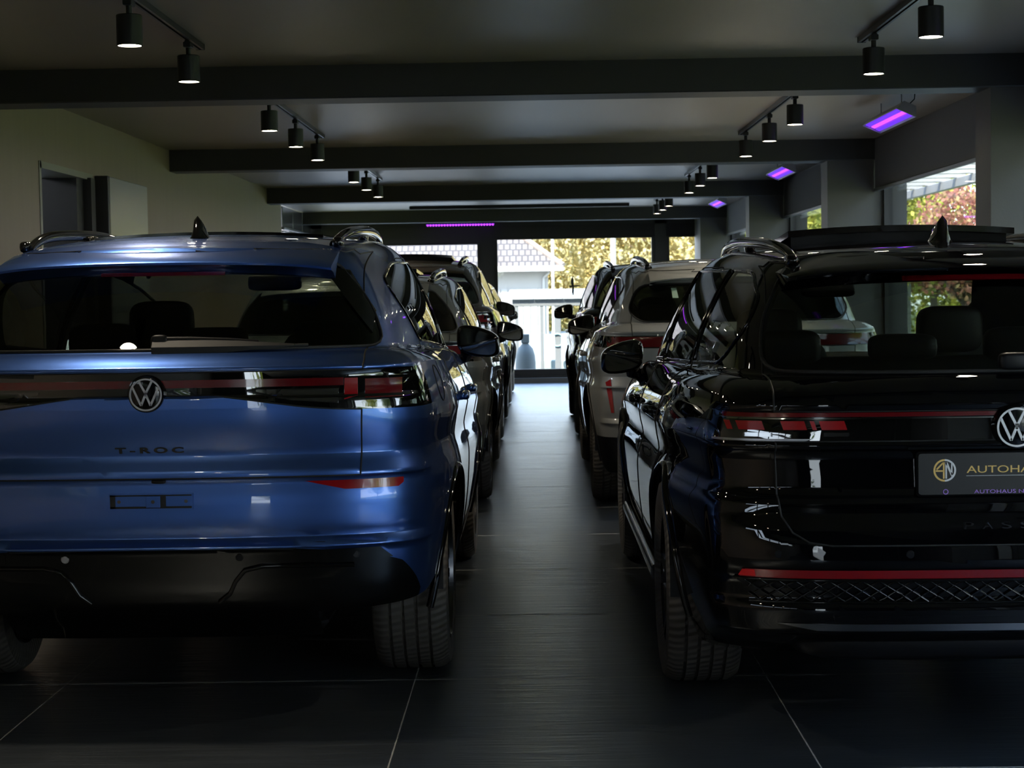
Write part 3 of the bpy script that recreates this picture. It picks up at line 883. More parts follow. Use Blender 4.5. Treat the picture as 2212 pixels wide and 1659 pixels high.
# white lattice pergola along the right-hand side
pg = thing('pergola', 'white slatted pergola roof outside along the right-hand windows', 'pergola', (XR + .3, 0, 0))
for y in (-5.5, 3.6, 10.1, 17.5, 25.5):
    MB().bbox((1.72, y, 1.02), (0.09, 0.09, 2.80), 0.005).build('pergola_post', M['white'], pg)
MB().bbox((1.72, 10, 2.47), (0.07, 33, 0.10), 0.005).bbox((0.12, 10, 2.52), (0.07, 33, 0.08), 0.005).bbox((0.95, 10, 2.50), (0.05, 33, 0.08), 0.005).build('pergola_beam', M['white'], pg)
b = MB()
for k in range(44):
    b.bbox((0.92, -6 + k * 0.75, 2.565), (1.75, 0.06, 0.09), 0.004)
b.build('pergola_rafter', M['white'], pg)['kind'] = 'stuff'
# white posts and mesh fence far right
ff = thing('garden_fence', 'pale wire mesh fence with a white post on the lawn', 'fence', (9.6, 47, -0.32))
MB().bbox((0, 0, 1.1), (0.26, 0.26, 2.6), 0.02).build('fence_post', M['white'], ff)
b = MB()
for k in range(14): b.bbox((-1.0 - k * .3, 0, .6), (0.02, 0.02, 1.2), 0.003)
for k in range(5): b.bbox((-3.0, 0, 0.1 + k * .27), (4.4, 0.02, 0.02), 0.003)
b.build('mesh_panel', M['white'], ff)

# glazed shelter just outside the wide window
sh = thing('glazed_shelter', 'pale grey glazed shelter with slanting roof panes outside the wide far window', 'shelter', (0.25, 29.6, -0.06))
M['pale_grey'] = mat('pale_grey_coated_metal', (0.15, 0.155, 0.155), 0.5)
M['milky'] = mat('frosted_roof_glass', (0.30, 0.31, 0.30), 0.3)
for x in (-0.55, -0.14, 0.12, 0.62): 
    MB().bbox((x, 0, 0.6), (0.055 if x not in (0.12,) else .10, 0.06, 1.2), 0.005).build('shelter_post', M['pale_grey'], sh)
MB().bbox((0.03, 0, 1.22), (1.3, 0.08, 0.13), 0.005).bbox((0.03, 1.6, 1.35), (1.3, 0.08, 0.08), 0.005).bbox((.03, 0, .03), (1.3, .1, .06), .004).build('shelter_beam', M['pale_grey'], sh)
for k in range(3):
    x0 = -0.75 + k * 0.48
    b = MB(); b.add([(x0, -0.1, 1.27), (x0 + .47, -0.1, 1.27), (x0 + .55, 1.6, 1.42), (x0 + .08, 1.6, 1.42), (x0, -0.1, 1.285), (x0 + .47, -0.1, 1.285), (x0 + .55, 1.6, 1.435), (x0 + .08, 1.6, 1.435)],
                    [(0, 1, 2, 3), (4, 5, 6, 7), (0, 1, 5, 4), (1, 2, 6, 5), (2, 3, 7, 6), (3, 0, 4, 7)])
    b.build('roof_pane', M['milky'], sh)
MB().box(-.55, .6, 1.5, 1.505, 0.05, 1.2).build('side_pane', M['pane'], sh)
MB().bbox((0.30, 0.5, 0.15), (1.1, 0.35, 0.22), 0.02).build('bench_box', mat('grey_green_box', (0.25, 0.30, 0.28), 0.6), sh)
o = MB().tube([(math.cos(a) * .10, 0, math.sin(a) * .10 + 0.5) for a in np.linspace(0, 2 * math.pi, 29)[:-1]], 0.012, 8, closed=True).build('hanging_hoop', mat('pale_green_hose', (0.35, 0.55, 0.5), 0.5), sh)
o.location = (0.11, -0.05, 0.1)
# dome-shaped grey object of unknown use
dm = thing('grey_patio_dome', 'pale grey dome with a square cap standing before the shelter', 'garden_object', (-0.16, 28.4, -0.06))
MB().lathe([(0.0, 0.0), (0.16, 0.0), (0.16, 0.27), (0.15, 0.40), (0.12, 0.50), (0.06, 0.57), (0.045, 0.60), (0, 0.60)], 28).build('dome', mat('grey_stone', (0.12, 0.13, 0.12), 0.7), dm, smooth=50)
MB().bbox((0, 0, 0.66), (0.13, 0.13, 0.14), 0.01).build('cap', mat('grey_cap', (0.12, 0.13, 0.12), 0.6), dm)
# ================================================================== car builder
def rpoly(pts, r, seg=4):
    """convex polygon with rounded corners; r = number or list"""
    out = []; n = len(pts)
    for i in range(n):
        p = Vector(pts[i]); a = Vector(pts[i - 1]); b = Vector(pts[(i + 1) % n])
        rr = r[i] if isinstance(r, (list, tuple)) else r
        d1 = (a - p); d2 = (b - p)
        rr = min(rr, d1.length * .48, d2.length * .48)
        if rr < 1e-4: out.append(tuple(p)); continue
        s = p + d1.normalized() * rr; e = p + d2.normalized() * rr
        for k in range(seg + 1):
            t = k / seg
            q = (1 - t) ** 2 * s + 2 * t * (1 - t) * p + t * t * e
            out.append(tuple(q))
    return out
def circ(cx, cy, r, n=28):
    return [(cx + r * math.cos(2 * math.pi * k / n), cy + r * math.sin(2 * math.pi * k / n)) for k in range(n)]
def poly_planes(poly, ax):
    """half-spaces of a convex polygon given in axes ax (0=x,1=y,2=z): list of (co, outward normal)"""
    c = Vector((sum(p[0] for p in poly) / len(poly), sum(p[1] for p in poly) / len(poly)))
    out = []
    for i in range(len(poly)):
        p = Vector(poly[i]); q = Vector(poly[(i + 1) % len(poly)])
        d = q - p
        if d.length < 1e-6: continue
        n = Vector((d.y, -d.x)).normalized()
        if n.dot(c - p) > 0: n = -n
        co = [0, 0, 0]; no = [0, 0, 0]
        co[ax[0]], co[ax[1]] = p; no[ax[0]], no[ax[1]] = n
        out.append((Vector(co), Vector(no)))
    return out
def inlay(bm, lay, planes, val, cond=None, frm=(0,)):
    """cut the convex region exactly out of the faces whose tag is in frm and tag it val"""
    cur = []
    for f in bm.faces:
        if f[lay] not in frm: continue
        c = f.calc_center_median()
        if cond and not cond(c, f): continue
        cur.append(f)
    for co, no in planes:
        inside = []; cross = []
        for f in cur:
            ds = [(v.co - co).dot(no) for v in f.verts]
            if max(ds) <= 1e-6: inside.append(f)
            elif min(ds) >= -1e-6: continue
            else: cross.append(f)
        if cross:
            es = {e for f in cross for e in f.edges}; vs = {v for f in cross for v in f.verts}
            r = bmesh.ops.bisect_plane(bm, geom=list(vs) + list(es) + cross, dist=1e-7, plane_co=co, plane_no=no)
            for g in r['geom']:
                if isinstance(g, bmesh.types.BMFace) and (g.calc_center_median() - co).dot(no) < 0:
                    inside.append(g)
        seen = set(); cur = []
        for f in inside:
            if f.is_valid and f not in seen and f[lay] in frm:
                seen.add(f); cur.append(f)
    for f in cur: f[lay] = val
    return cur

class Car:
    def __init__(s, P, root):
        s.P = P; s.root = root
    # ---- surface description
    def half_ring(s, W, yr, yf, Lr, Lf, nr, nf, zf, res, flare=None, taper=0):
        nR, nS, nF = res
        pts = []
        for i in range(nR + 1):
            t = (i / nR)
            t = (math.pi / 2) * (t ** 0.85 if False else t)
            x = W * max(0, math.sin(t)) ** (2 / nr); y = yr + Lr - Lr * max(0, math.cos(t)) ** (2 / nr)
            pts.append([x, y])
        y0 = yr + Lr; y1 = yf - Lf
        for i in range(1, nS):
            pts.append([W, lerp(y0, y1, i / nS)])
        for i in range(nF + 1):
            t = (math.pi / 2) * (1 - i / nF)
            x = W * max(0, math.sin(t)) ** (2 / nf); y = yf - Lf + Lf * max(0, math.cos(t)) ** (2 / nf)
            pts.append([x, y])
        L = s.P['L']; out = []
        for (x, y) in pts:
            k = 1 - 0.035 * abs((y - L * .5) / (L * .5)) ** 3
            if flare: k *= (1 + flare(y)) * (1 - s.P.get('et', .05) * max(0, 1 - y / 1.15) ** 2)
            if taper: k *= 1 - taper * max(0, 1 - y / 2.6) ** 2
            out.append(Vector((x * k, y, zf(x, y))))
        return out
    def body_mesh(s, res=(26, 78, 16)):
        P = s.P
        rp = P['rear']; zs = rp[0][0]; zt = rp[-1][0]
        # ring heights: the knots of the rear profile and points between them
        hs = []
        for a, b in zip(rp, rp[1:]):
            n = max(1, int(math.ceil((b[0] - a[0]) / 0.028)))
            for k in range(n): hs.append(lerp(a[0], b[0], k / n))
        hs.append(zt)
        shoulder = P['shoulder']     # y -> height of the shoulder line
        def zmap(z0, y):
            h = sinterp(shoulder, y)
            return zs + (z0 - zs) * (h - zs) / (zt - zs)
        ya, yb_ = P['ya'], P['yf_axle']
        hr = P.get('haunch', 0.012)
        rings = []
        for z in hs:
            W = sinterp(P['side'], z)
            def fl(y, z=z):
                g = math.exp(-((z - 0.62) / 0.28) ** 2)
                return g * hr / .9 * (math.exp(-((y - ya) / .5) ** 2) + math.exp(-((y - yb_) / .5) ** 2))
            crease = P.get('crease')
            if crease:
                zc, dep = crease
                if z < zc: W -= dep * math.exp(-((z - zc + .10) / .07) ** 2)
            Lr = interp(P['Lr'], z); 
            rings.append(s.half_ring(W, interp(rp, z), interp(P['front'], z), Lr, P['Lf'], P['nr'], 2.3, lambda x, y, z=z: zmap(z, y), res, fl))
        # greenhouse
        G = P['gh']
        base = s.half_ring(G['wb'], G['yrb'], G['yfb'], G['Lr'], G.get('Lfb', 1.0), G['nr'], 2.4, lambda x, y: sinterp(G['zb'], y), res, None, G.get('taper', 0))
        crown = G['crown']; wt = G['wt']
        def zroof(x, y):
            return sinterp(G['roof'], y) + crown * (1 - min(1, abs(x) / wt) ** 2.2)
        s.zroof = zroof
        top = s.half_ring(wt, G['yrt'], G['yft'], G['Lrt'], G.get('Lft', .7), G['nrt'], 2.4, zroof, res, None, G.get('taper', 0))
        last = rings[-1]
        nd = P.get('nd', 5)
        for k in range(1, nd):
            t = k / nd
            r = []
            for a, b in zip(last, base):
                p = a.lerp(b, t)
                # crown the bonnet and the shoulder a little
                p.z += 0.030 * math.sin(t * math.pi) * min(1, (b - a).length / .5)
                r.append(p)
            rings.append(r)
        rings.append(base)
        wk = G.get('wk', [(0, 0), (.3, .15), (.6, .38), (.8, .58), (.9, .72), (.96, .85), (1, 1)])
        yk = G.get('yk', [(0, 0), (.3, .26), (.6, .55), (.8, .76), (.92, .90), (1, 1)])
        ng = 22
        for k in range(1, ng + 1):
            t = k / ng
            r = []
            for a, b in zip(base, top):
                fx = sinterp(wk, t); fy = sinterp(yk, t)
                # the inward lean of the sides and the slant of the ends are separate
                r.append(Vector((lerp(a.x, b.x, fx), lerp(a.y, b.y, fy), lerp(a.z, b.z, t))))
            rings.append(r)
        bm = bmesh.new()
        lay = bm.faces.layers.int.new('reg')
        n = len(rings[0]); N = 2 * n - 2
        vr = []
        for r in rings:
            row = [bm.verts.new(p) for p in r]
            row += [bm.verts.new((-p.x, p.y, p.z)) for p in r[-2:0:-1]]
            vr.append(row)
        for a, b in zip(vr, vr[1:]):
            for i in range(N):
                j = (i + 1) % N
                bm.faces.new((a[i], a[j], b[j], b[i]))
        # roof skin
        row = vr[-1]; tr = rings[-1]; m = 12
        prev = None
        for i in range(n):
            L_ = row[(N - i) % N]; R_ = row[i]
            if i in (0, n - 1):
                cur = [R_] * (m + 1)
            else:
                cur = [L_]
                for k in range(1, m):
                    x = lerp(-tr[i].x, tr[i].x, k / m)
                    cur.append(bm.verts.new((x, tr[i].y, zroof(x, tr[i].y))))
                cur.append(R_)
            if prev:
                for k in range(m):
                    q = [prev[k], prev[k + 1], cur[k + 1], cur[k]]
                    u = []
                    for v in q:
                        if v not in u: u.append(v)
                    if len(u) >= 3: bm.faces.new(u)
            prev = cur
        # underside
        c0 = vr[0]
        keep = lambda y: not any(abs(y - q) < P['R'] + .12 for q in (P['ya'], P['yf_axle'])) and not (P.get('cut') and y < .9)
        for i in range(1, n - 1):
            a, b, c, d = c0[i], c0[i + 1] if i + 1 < n else c0[n - 1], c0[(N - i - 1) % N], c0[(N - i) % N]
            q = []
            for v in (a, b, c, d):
                if v not in q: q.append(v)
            if len(q) >= 3 and keep(a.co.y):
                f = bm.faces.new(q); f[lay] = 99
        f = bm.faces.new((c0[0], c0[1], c0[N - 1])); f[lay] = 99
        bmesh.ops.recalc_face_normals(bm, faces=bm.faces)
        s.bm = bm; s.lay = lay
        s.bvh = BVHTree.FromBMesh(bm)
        return bm
    # ---- where is the skin
    def ry(s, x, z):
        h = s.bvh.ray_cast(Vector((x, -2, z)), Vector((0, 1, 0)))
        return h[0].y if h[0] is not None else 0.3
    def rn(s, x, z):
        h = s.bvh.ray_cast(Vector((x, -2, z)), Vector((0, 1, 0)))
        return h[0], (h[1] if h[1] is not None else Vector((0, -1, 0)))
    def sx(s, y, z, sg=1):
        h = s.bvh.ray_cast(Vector((sg * 3, y, z)), Vector((-sg, 0, 0)))
        return h[0].x if h[0] is not None else sg * s.P['side'][3][1]
    def tz(s, x, y):
        h = s.bvh.ray_cast(Vector((x, y, 4)), Vector((0, 0, -1)))
        return h[0].z if h[0] is not None else 1.4
    # ---- split into parts
    def split(s, table, default='body_shell', paint_m=None):
        """table: val -> (name, material, label) ; makes one mesh per tag value"""
        bm, lay = s.bm, s.lay
        bm.normal_update()
        groups = {}
        for f in bm.faces: groups.setdefault(f[lay], []).append(f)
        s.bounds = {}
        s.objs = {}
        for val, fs in groups.items():
            if val == -1: continue
            name, m, lb = table.get(val, (default, paint_m, None)) if val != 99 else ('underbody', M['trim_black'], None)
            idx = {}; vs = []; ns = []; ff = []
            for f in fs:
                q = []
                for v in f.verts:
                    if v not in idx:
                        idx[v] = len(vs); vs.append(v.co[:]); ns.append(v.normal[:])
                    q.append(idx[v])
                ff.append(q)
            me = bpy.data.meshes.new(name)
            me.from_pydata(vs, [], ff)
            me.shade_smooth()
            me.normals_split_custom_set_from_vertices(ns)
            me.materials.append(m)
            o = link(bpy.data.objects.new(name, me), s.root)
            if lb: o['label'] = lb
            s.objs[val] = o
            fset = set(fs); loops = []
            nxt = {}
            for f in fs:
                for e in f.edges:
                    k = sum(1 for g in e.link_faces if g in fset)
                    if k == 1:
                        a, b = e.verts
                        nxt.setdefault(a, []).append(b); nxt.setdefault(b, []).append(a)
            used = set()
            for v0 in list(nxt):
                if v0 in used: continue
                loop = [v0]; used.add(v0); cur = v0
                while True:
                    nx = [w for w in nxt[cur] if w not in used]
                    if not nx: break
                    cur = nx[0]; used.add(cur); loop.append(cur)
                loops.append([v.co.copy() for v in loop])
            s.bounds[val] = loops
        return s.objs
    def seam(s, vals, r, name, m, off=0.0, zmin=None, n=6, parent=None, flat=1.0):
        for v in vals:
            for lp in s.bounds.get(v, []):
                if len(lp) > 12: MB().tube(lp, r, n, closed=True, flat=flat).build(name, m, parent or s.root, smooth=60, fix=False)
    # ---- a plate laid on the rear skin
    def patch(s, poly, off, th, name, m, parent=None, cell=0.02, fn=None, smooth=40, planar=False):
        bm = bmesh.new(); lay = bm.faces.layers.int.new('reg')
        xs = [p[0] for p in poly]; zs = [p[1] for p in poly]
        x0, x1, z0, z1 = min(xs), max(xs), min(zs), max(zs)
        nx = max(2, int((x1 - x0) / cell)); nz = max(1, int((z1 - z0) / cell))
        g = [[bm.verts.new((lerp(x0, x1, i / nx), 0, lerp(z0, z1, j / nz))) for j in range(nz + 1)] for i in range(nx + 1)]
        for i in range(nx):
            for j in range(nz):
                bm.faces.new((g[i][j], g[i + 1][j], g[i + 1][j + 1], g[i][j + 1]))
        if len(poly) > 4 or True:
            inlay(bm, lay, poly_planes(poly, (0, 2)), 1)
            bmesh.ops.delete(bm, geom=[f for f in bm.faces if f[lay] != 1], context='FACES')
        fn = fn or s.ry
        if planar:
            cy = min(fn(p[0], p[1]) for p in poly)
        for v in bm.verts:
            v.co.y = (cy if planar else fn(v.co.x, v.co.z)) - off
        r = bmesh.ops.extrude_face_region(bm, geom=list(bm.faces))
        for v in [q for q in r['geom'] if isinstance(q, bmesh.types.BMVert)]:
            v.co.y += th
        bmesh.ops.recalc_face_normals(bm, faces=bm.faces)
        me = bpy.data.meshes.new(name); bm.to_mesh(me); bm.free()
        me.shade_smooth(); me.set_sharp_from_angle(angle=math.radians(smooth))
        me.materials.append(m)
        return link(bpy.data.objects.new(name, me), parent or s.root)

def text_mesh(body, size, m, name, parent, xscale=1.0, extrude=0.002, loc=(0, 0, 0), spacing=1.0, fit=None, fn=None, off=0.001, bevel=0.0, bold=0.0):
    cu = bpy.data.curves.new('lettering', 'FONT'); cu.body = body; cu.size = size; cu.extrude = extrude; cu.align_x = 'LEFT'
    cu.space_character = spacing; cu.offset = bold; cu.resolution_u = 4; cu.bevel_depth = bevel
    o = bpy.data.objects.new('lettering', cu); COL.objects.link(o)
    dg = bpy.context.evaluated_depsgraph_get()
    me = bpy.data.meshes.new_from_object(o.evaluated_get(dg))
    bpy.data.objects.remove(o)
    co = np.empty(len(me.vertices) * 3); me.vertices.foreach_get('co', co); co = co.reshape(-1, 3)
    co[:, 0] -= co[:, 0].min(); co[:, 1] -= co[:, 1].min()
    if fit: co[:, 0] *= fit[0] / co[:, 0].max(); co[:, 1] *= fit[1] / co[:, 1].max()
    else: co[:, 0] *= xscale
    out = np.empty_like(co)
    out[:, 0] = co[:, 0] + loc[0]; out[:, 2] = co[:, 1] + loc[2]
    for i in range(len(out)):
        base = fn(out[i, 0], out[i, 2]) if fn else loc[1]
        out[i, 1] = base - off - co[i, 2]
    me.vertices.foreach_set('co', out.ravel()); me.update()
    me.name = name
    me.materials.clear(); me.materials.append(m)
    return link(bpy.data.objects.new(name, me), parent)

def vw_badge(root, x, z, r, fn_y, tilt=0.0):
    """round emblem: dark dish, bright ring, V over W"""
    y = fn_y
    ob = MB().lathe([(0, -0.010), (r * .8, -0.011), (r * 1.08, -0.008), (r * 1.2, 0.006), (r * 1.2, 0.02), (0, 0.02)], 48, (x, y, z), 'y').build('badge_dish', M['gloss_black'], root, smooth=40)
    rg = MB()
    ri, ro = r * .90, r
    rg.lathe([(ri, -0.011), (ri, -0.0135), (ro, -0.0135), (ro, -0.011)], 56, (x, y, z), 'y', closed=True)
    def bar(p, q, w=0.13):
        p = Vector(p) * r; q = Vector(q) * r; d = (q - p).normalized(); n = Vector((-d.y, d.x)) * w * r / 2
        rg.prism([(x + a.x, z + a.y) for a in (p + n, q + n, q - n, p - n)], y - .0135, y - .0105, 'y')
    bar((-.40, .84), (-.03, .12)); bar((.40, .84), (.03, .12)); bar((-.09, .14), (.09, .14), .10)
    bar((-.80, .46), (-.29, -.66)); bar((-.29, -.66), (-.02, .0)); bar((.02, .0), (.29, -.66)); bar((.29, -.66), (.80, .46)); bar((-.07, -.02), (.07, -.02), .10)
    e = rg.build('emblem', M['badge'], root)
    e['label'] = 'chrome V above W inside a ring'
    return e

def wheel(root, x, y, r, w, side, rimm, name='wheel', spokes=5):
    """tyre, rim and hub as one wheel part with its own pieces; side=+1 outer face towards +x"""
    hw = w / 2
    g = 0.008
    prof = [(r - 0.115, -hw + .012), (r - 0.09, -hw - .002), (r - 0.05, -hw - .006), (r - 0.022, -hw), (r - 0.008, -hw + .018), (r - .002, -hw + .035)]
    for c in (-.060, -.020, .020, .060):
        c *= w / .225
        prof += [(r, c - .0055), (r - g, c - .0045), (r - g, c + .0045), (r, c + .0055)]
    prof += [(r - .002, hw - .035), (r - 0.008, hw - .018), (r - 0.022, hw), (r - 0.05, hw + .006), (r - 0.09, hw + .002), (r - 0.115, hw - .012)]
    t = MB().lathe(prof, 96, (0, 0, 0), 'x')
    to = t.build('wheel', M['tyre'], root, smooth=30)
    to.location = (x, y, r)
    rr = r - 0.108
    rim = MB()
    rim.lathe([(rr, -hw + .01), (rr - .02, -hw + .02), (rr - .03, 0), (rr - .02, hw - .02), (rr, hw - .008), (rr + .006, hw - .006), (rr + .004, hw + .002), (rr - .008, hw + .001), (rr - .014, hw - .02)], 64, (0, 0, 0), 'x')
    xo = side * (hw - .012)
    for k in range(spokes * 2):
        a = 2 * math.pi * (k // 2) / spokes + (0.17 if k % 2 else -0.17)
        d = Vector((0, math.cos(a), math.sin(a))); e = Vector((0, -math.sin(a), math.cos(a)))
        a2 = 2 * math.pi * (k // 2) / spokes; d2 = Vector((0, math.cos(a2), math.sin(a2)))
        p0 = d2 * .05; p1 = d * (rr - .008)
        vs = []
        for p, wd, xx in ((p0, .022, xo - side * .015), (p1, .016, xo)):
            for sgn in (-1, 1):
                vs.append(p + e * wd * sgn + Vector((xx, 0, 0))); vs.append(p + e * wd * sgn * .8 + Vector((xx - side * .035, 0, 0)))
        rim.add(vs, [(0, 2, 6, 4), (1, 5, 7, 3), (0, 4, 5, 1), (2, 3, 7, 6), (0, 1, 3, 2), (4, 6, 7, 5)])
    rim.lathe([(0, side * (hw - .03) - side * .0), (.062, side * (hw - .03)), (.068, side * (hw - .045)), (.068, side * (hw - .07)), (0, side * (hw - .07))], 28, (0, 0, 0), 'x')
    ro = rim.build('rim', rimm, to, smooth=35)
    br = MB().lathe([(0, -0.02), (rr * .78, -0.02), (rr * .78, 0.0), (0, 0.0)], 40, (side * .02, 0, 0), 'x')
    br.build('brake_disc', M['steel'], to, smooth=40)
    return to

def mirror_part(root, car, y, z, sg, wdt=0.20, hgt=0.135, xin=None, m=None):
    """door mirror: housing, glass facing back, stalk"""
    x0 = car.sx(y, z - .06, sg)
    xc = x0 + sg * (car.P.get('mir_out', .06) + wdt / 2)
    def wp(p):
        p = Vector(p); t = (p.x * sg) / (wdt / 2)
        k = 1 - 0.18 * max(0, t); p.z *= k
        p.z += -0.02 * t
        if p.y < 0: p.y *= .55
        return p
    h = MB().superq((xc, y, z), (wdt, 0.16, hgt), .55, .45, 36, 18, warp=wp).build('mirror_housing', m or M['gloss_black'], root, smooth=60)
    b = MB()
    pts = []
    for k in range(32):
        a = 2 * math.pi * k / 32
        ca, sa = math.cos(a), math.sin(a)
        px = math.copysign(abs(ca) ** .45, ca) * wdt * .43; pz = math.copysign(abs(sa) ** .55, sa) * hgt * .40
        t = (px * sg) / (wdt / 2)
        pz = pz * (1 - .18 * max(0, t)) - .02 * t
        pts.append((xc + px, z + pz))
    b.prism(pts, y - 0.048, y - 0.040, 'y')
    ca_, sa_ = math.cos(math.radians(16)), math.sin(math.radians(16)) * sg
    b.v = [(xc + (v[0] - xc) * ca_ + (v[1] - y + .044) * sa_ * 0, v[1] + (v[0] - xc) * sa_ * -.5 - .012, v[2]) for v in b.v]
    g = b.build('mirror_glass', M['mirror'], h)
    g['label'] = 'silvered glass facing backwards'
    a = MB().tube([(x0 - sg * .01, y + .04, z - .085), (x0 + sg * .04, y + .03, z - .075), (xc - sg * wdt * .25, y + .01, z - .045)], .02, 10, rs=[.028, .022, .03], flat=1.4)
    a.build('mirror_stalk', M['trim_black'], h)
    return h

def seats(root, W, yf, yr, zs, zh, m, heads_f=True):
    """front pair and rear bench"""
    for x in (-.37, .37):
        b = MB().superq((x, yf, zs + .33), (.50, .17, .66), .35, .45, 24, 14, rot=Matrix.Rotation(math.radians(14), 3, 'X') if False else None)
        b.superq((x, yf + .25, zs), (.50, .52, .17), .5, .4, 24, 10)
        s_ = b.build('front_seat', m, root, smooth=60)
        hb = MB().superq((x, yf - .04, zh), (.27, .11, .20), .5, .5, 20, 12)
        hb.tube([(x - .06, yf - .03, zh - .16), (x - .06, yf - .03, zh)], .007, 6).tube([(x + .06, yf - .03, zh - .16), (x + .06, yf - .03, zh)], .007, 6)
        hb.build('headrest', m, s_, smooth=60)
    b = MB().superq((0, yr, zs + .30), (W * 1.5, .16, .62), .3, .35, 30, 12).superq((0, yr + .26, zs), (W * 1.5, .5, .16), .4, .3, 30, 10)
    s_ = b.build('rear_bench', m, root, smooth=60)
    for x in (-.42, 0, .42):
        h = .14 if x else .10
        MB().superq((x, yr - .03, zs + .64), (.25, .09, h), .5, .5, 20, 12).build('headrest', m, s_, smooth=60)

def fin_antenna(root, x, y, z, k=1.0):
    vs = []; n = 14
    b = MB()
    secs = []
    for i in range(n + 1):
        t = i / n                       # 0 rear .. 1 front
        yy = y + (t) * .155 * k
        h = (0.062 * k) * (1 - t) ** 0.8 * min(1, (t + .02) * 9) if t > .0 else 0.001
        h = 0.064 * k * (max(0, 1 - abs(t - .12) / .12) ** .5 if t < .12 else (1 - (t - .12) / .88) ** 1.0)
        wd = .030 * k * math.sin(math.pi * min(1, max(0.02, t * .92 + .05))) ** .35
        secs.append((yy, h, wd))
    for (yy, h, wd) in secs:
        for (u, v) in ((-1, 0), (-.75, .12), (-.55, .42), (-.42, .88), (0, 1), (.42, .88), (.55, .42), (.75, .12), (1, 0)):
            vs.append((x + u * wd, yy, z + v * h * (1 if abs(u) < .2 else .9) - .002))
    fs = []
    for i in range(n):
        for j in range(8):
            fs.append((i * 9 + j, i * 9 + j + 1, (i + 1) * 9 + j + 1, (i + 1) * 9 + j))
    b.add(vs, fs)
    return b.build('roof_antenna', M['gloss_black'], root, smooth=60)

def cabin_misc(root, P, lin):
    G = P['gh']
    yfb = G['yfb']
    MB().superq((0, yfb - .25, sinterp(G['zb'], yfb) - .06), (G['wb'] * 1.7, .5, .2), .4, .3, 24, 10).build('dashboard', lin, root, smooth=60)
    sw = MB().tube([(-.37 + .17 * math.cos(a), yfb - .62 + .05 * math.sin(a), sinterp(G['zb'], yfb) - .03 + .17 * math.sin(a)) for a in np.linspace(0, 2 * math.pi, 25)[:-1]], .014, 8, closed=True)
    sw.build('steering_wheel', lin, root, smooth=60)
    zt = sinterp(G['roof'], yfb - .9)
    MB().superq((0, yfb - .55, P['H'] - .185), (.25, .04, .075), .4, .4, 20, 10).tube([(0, yfb - .55, P['H'] - .185), (0, yfb - .45, P['H'] - .08)], .012, 8).build('rear_view_mirror', M['trim_black'], root, smooth=60)

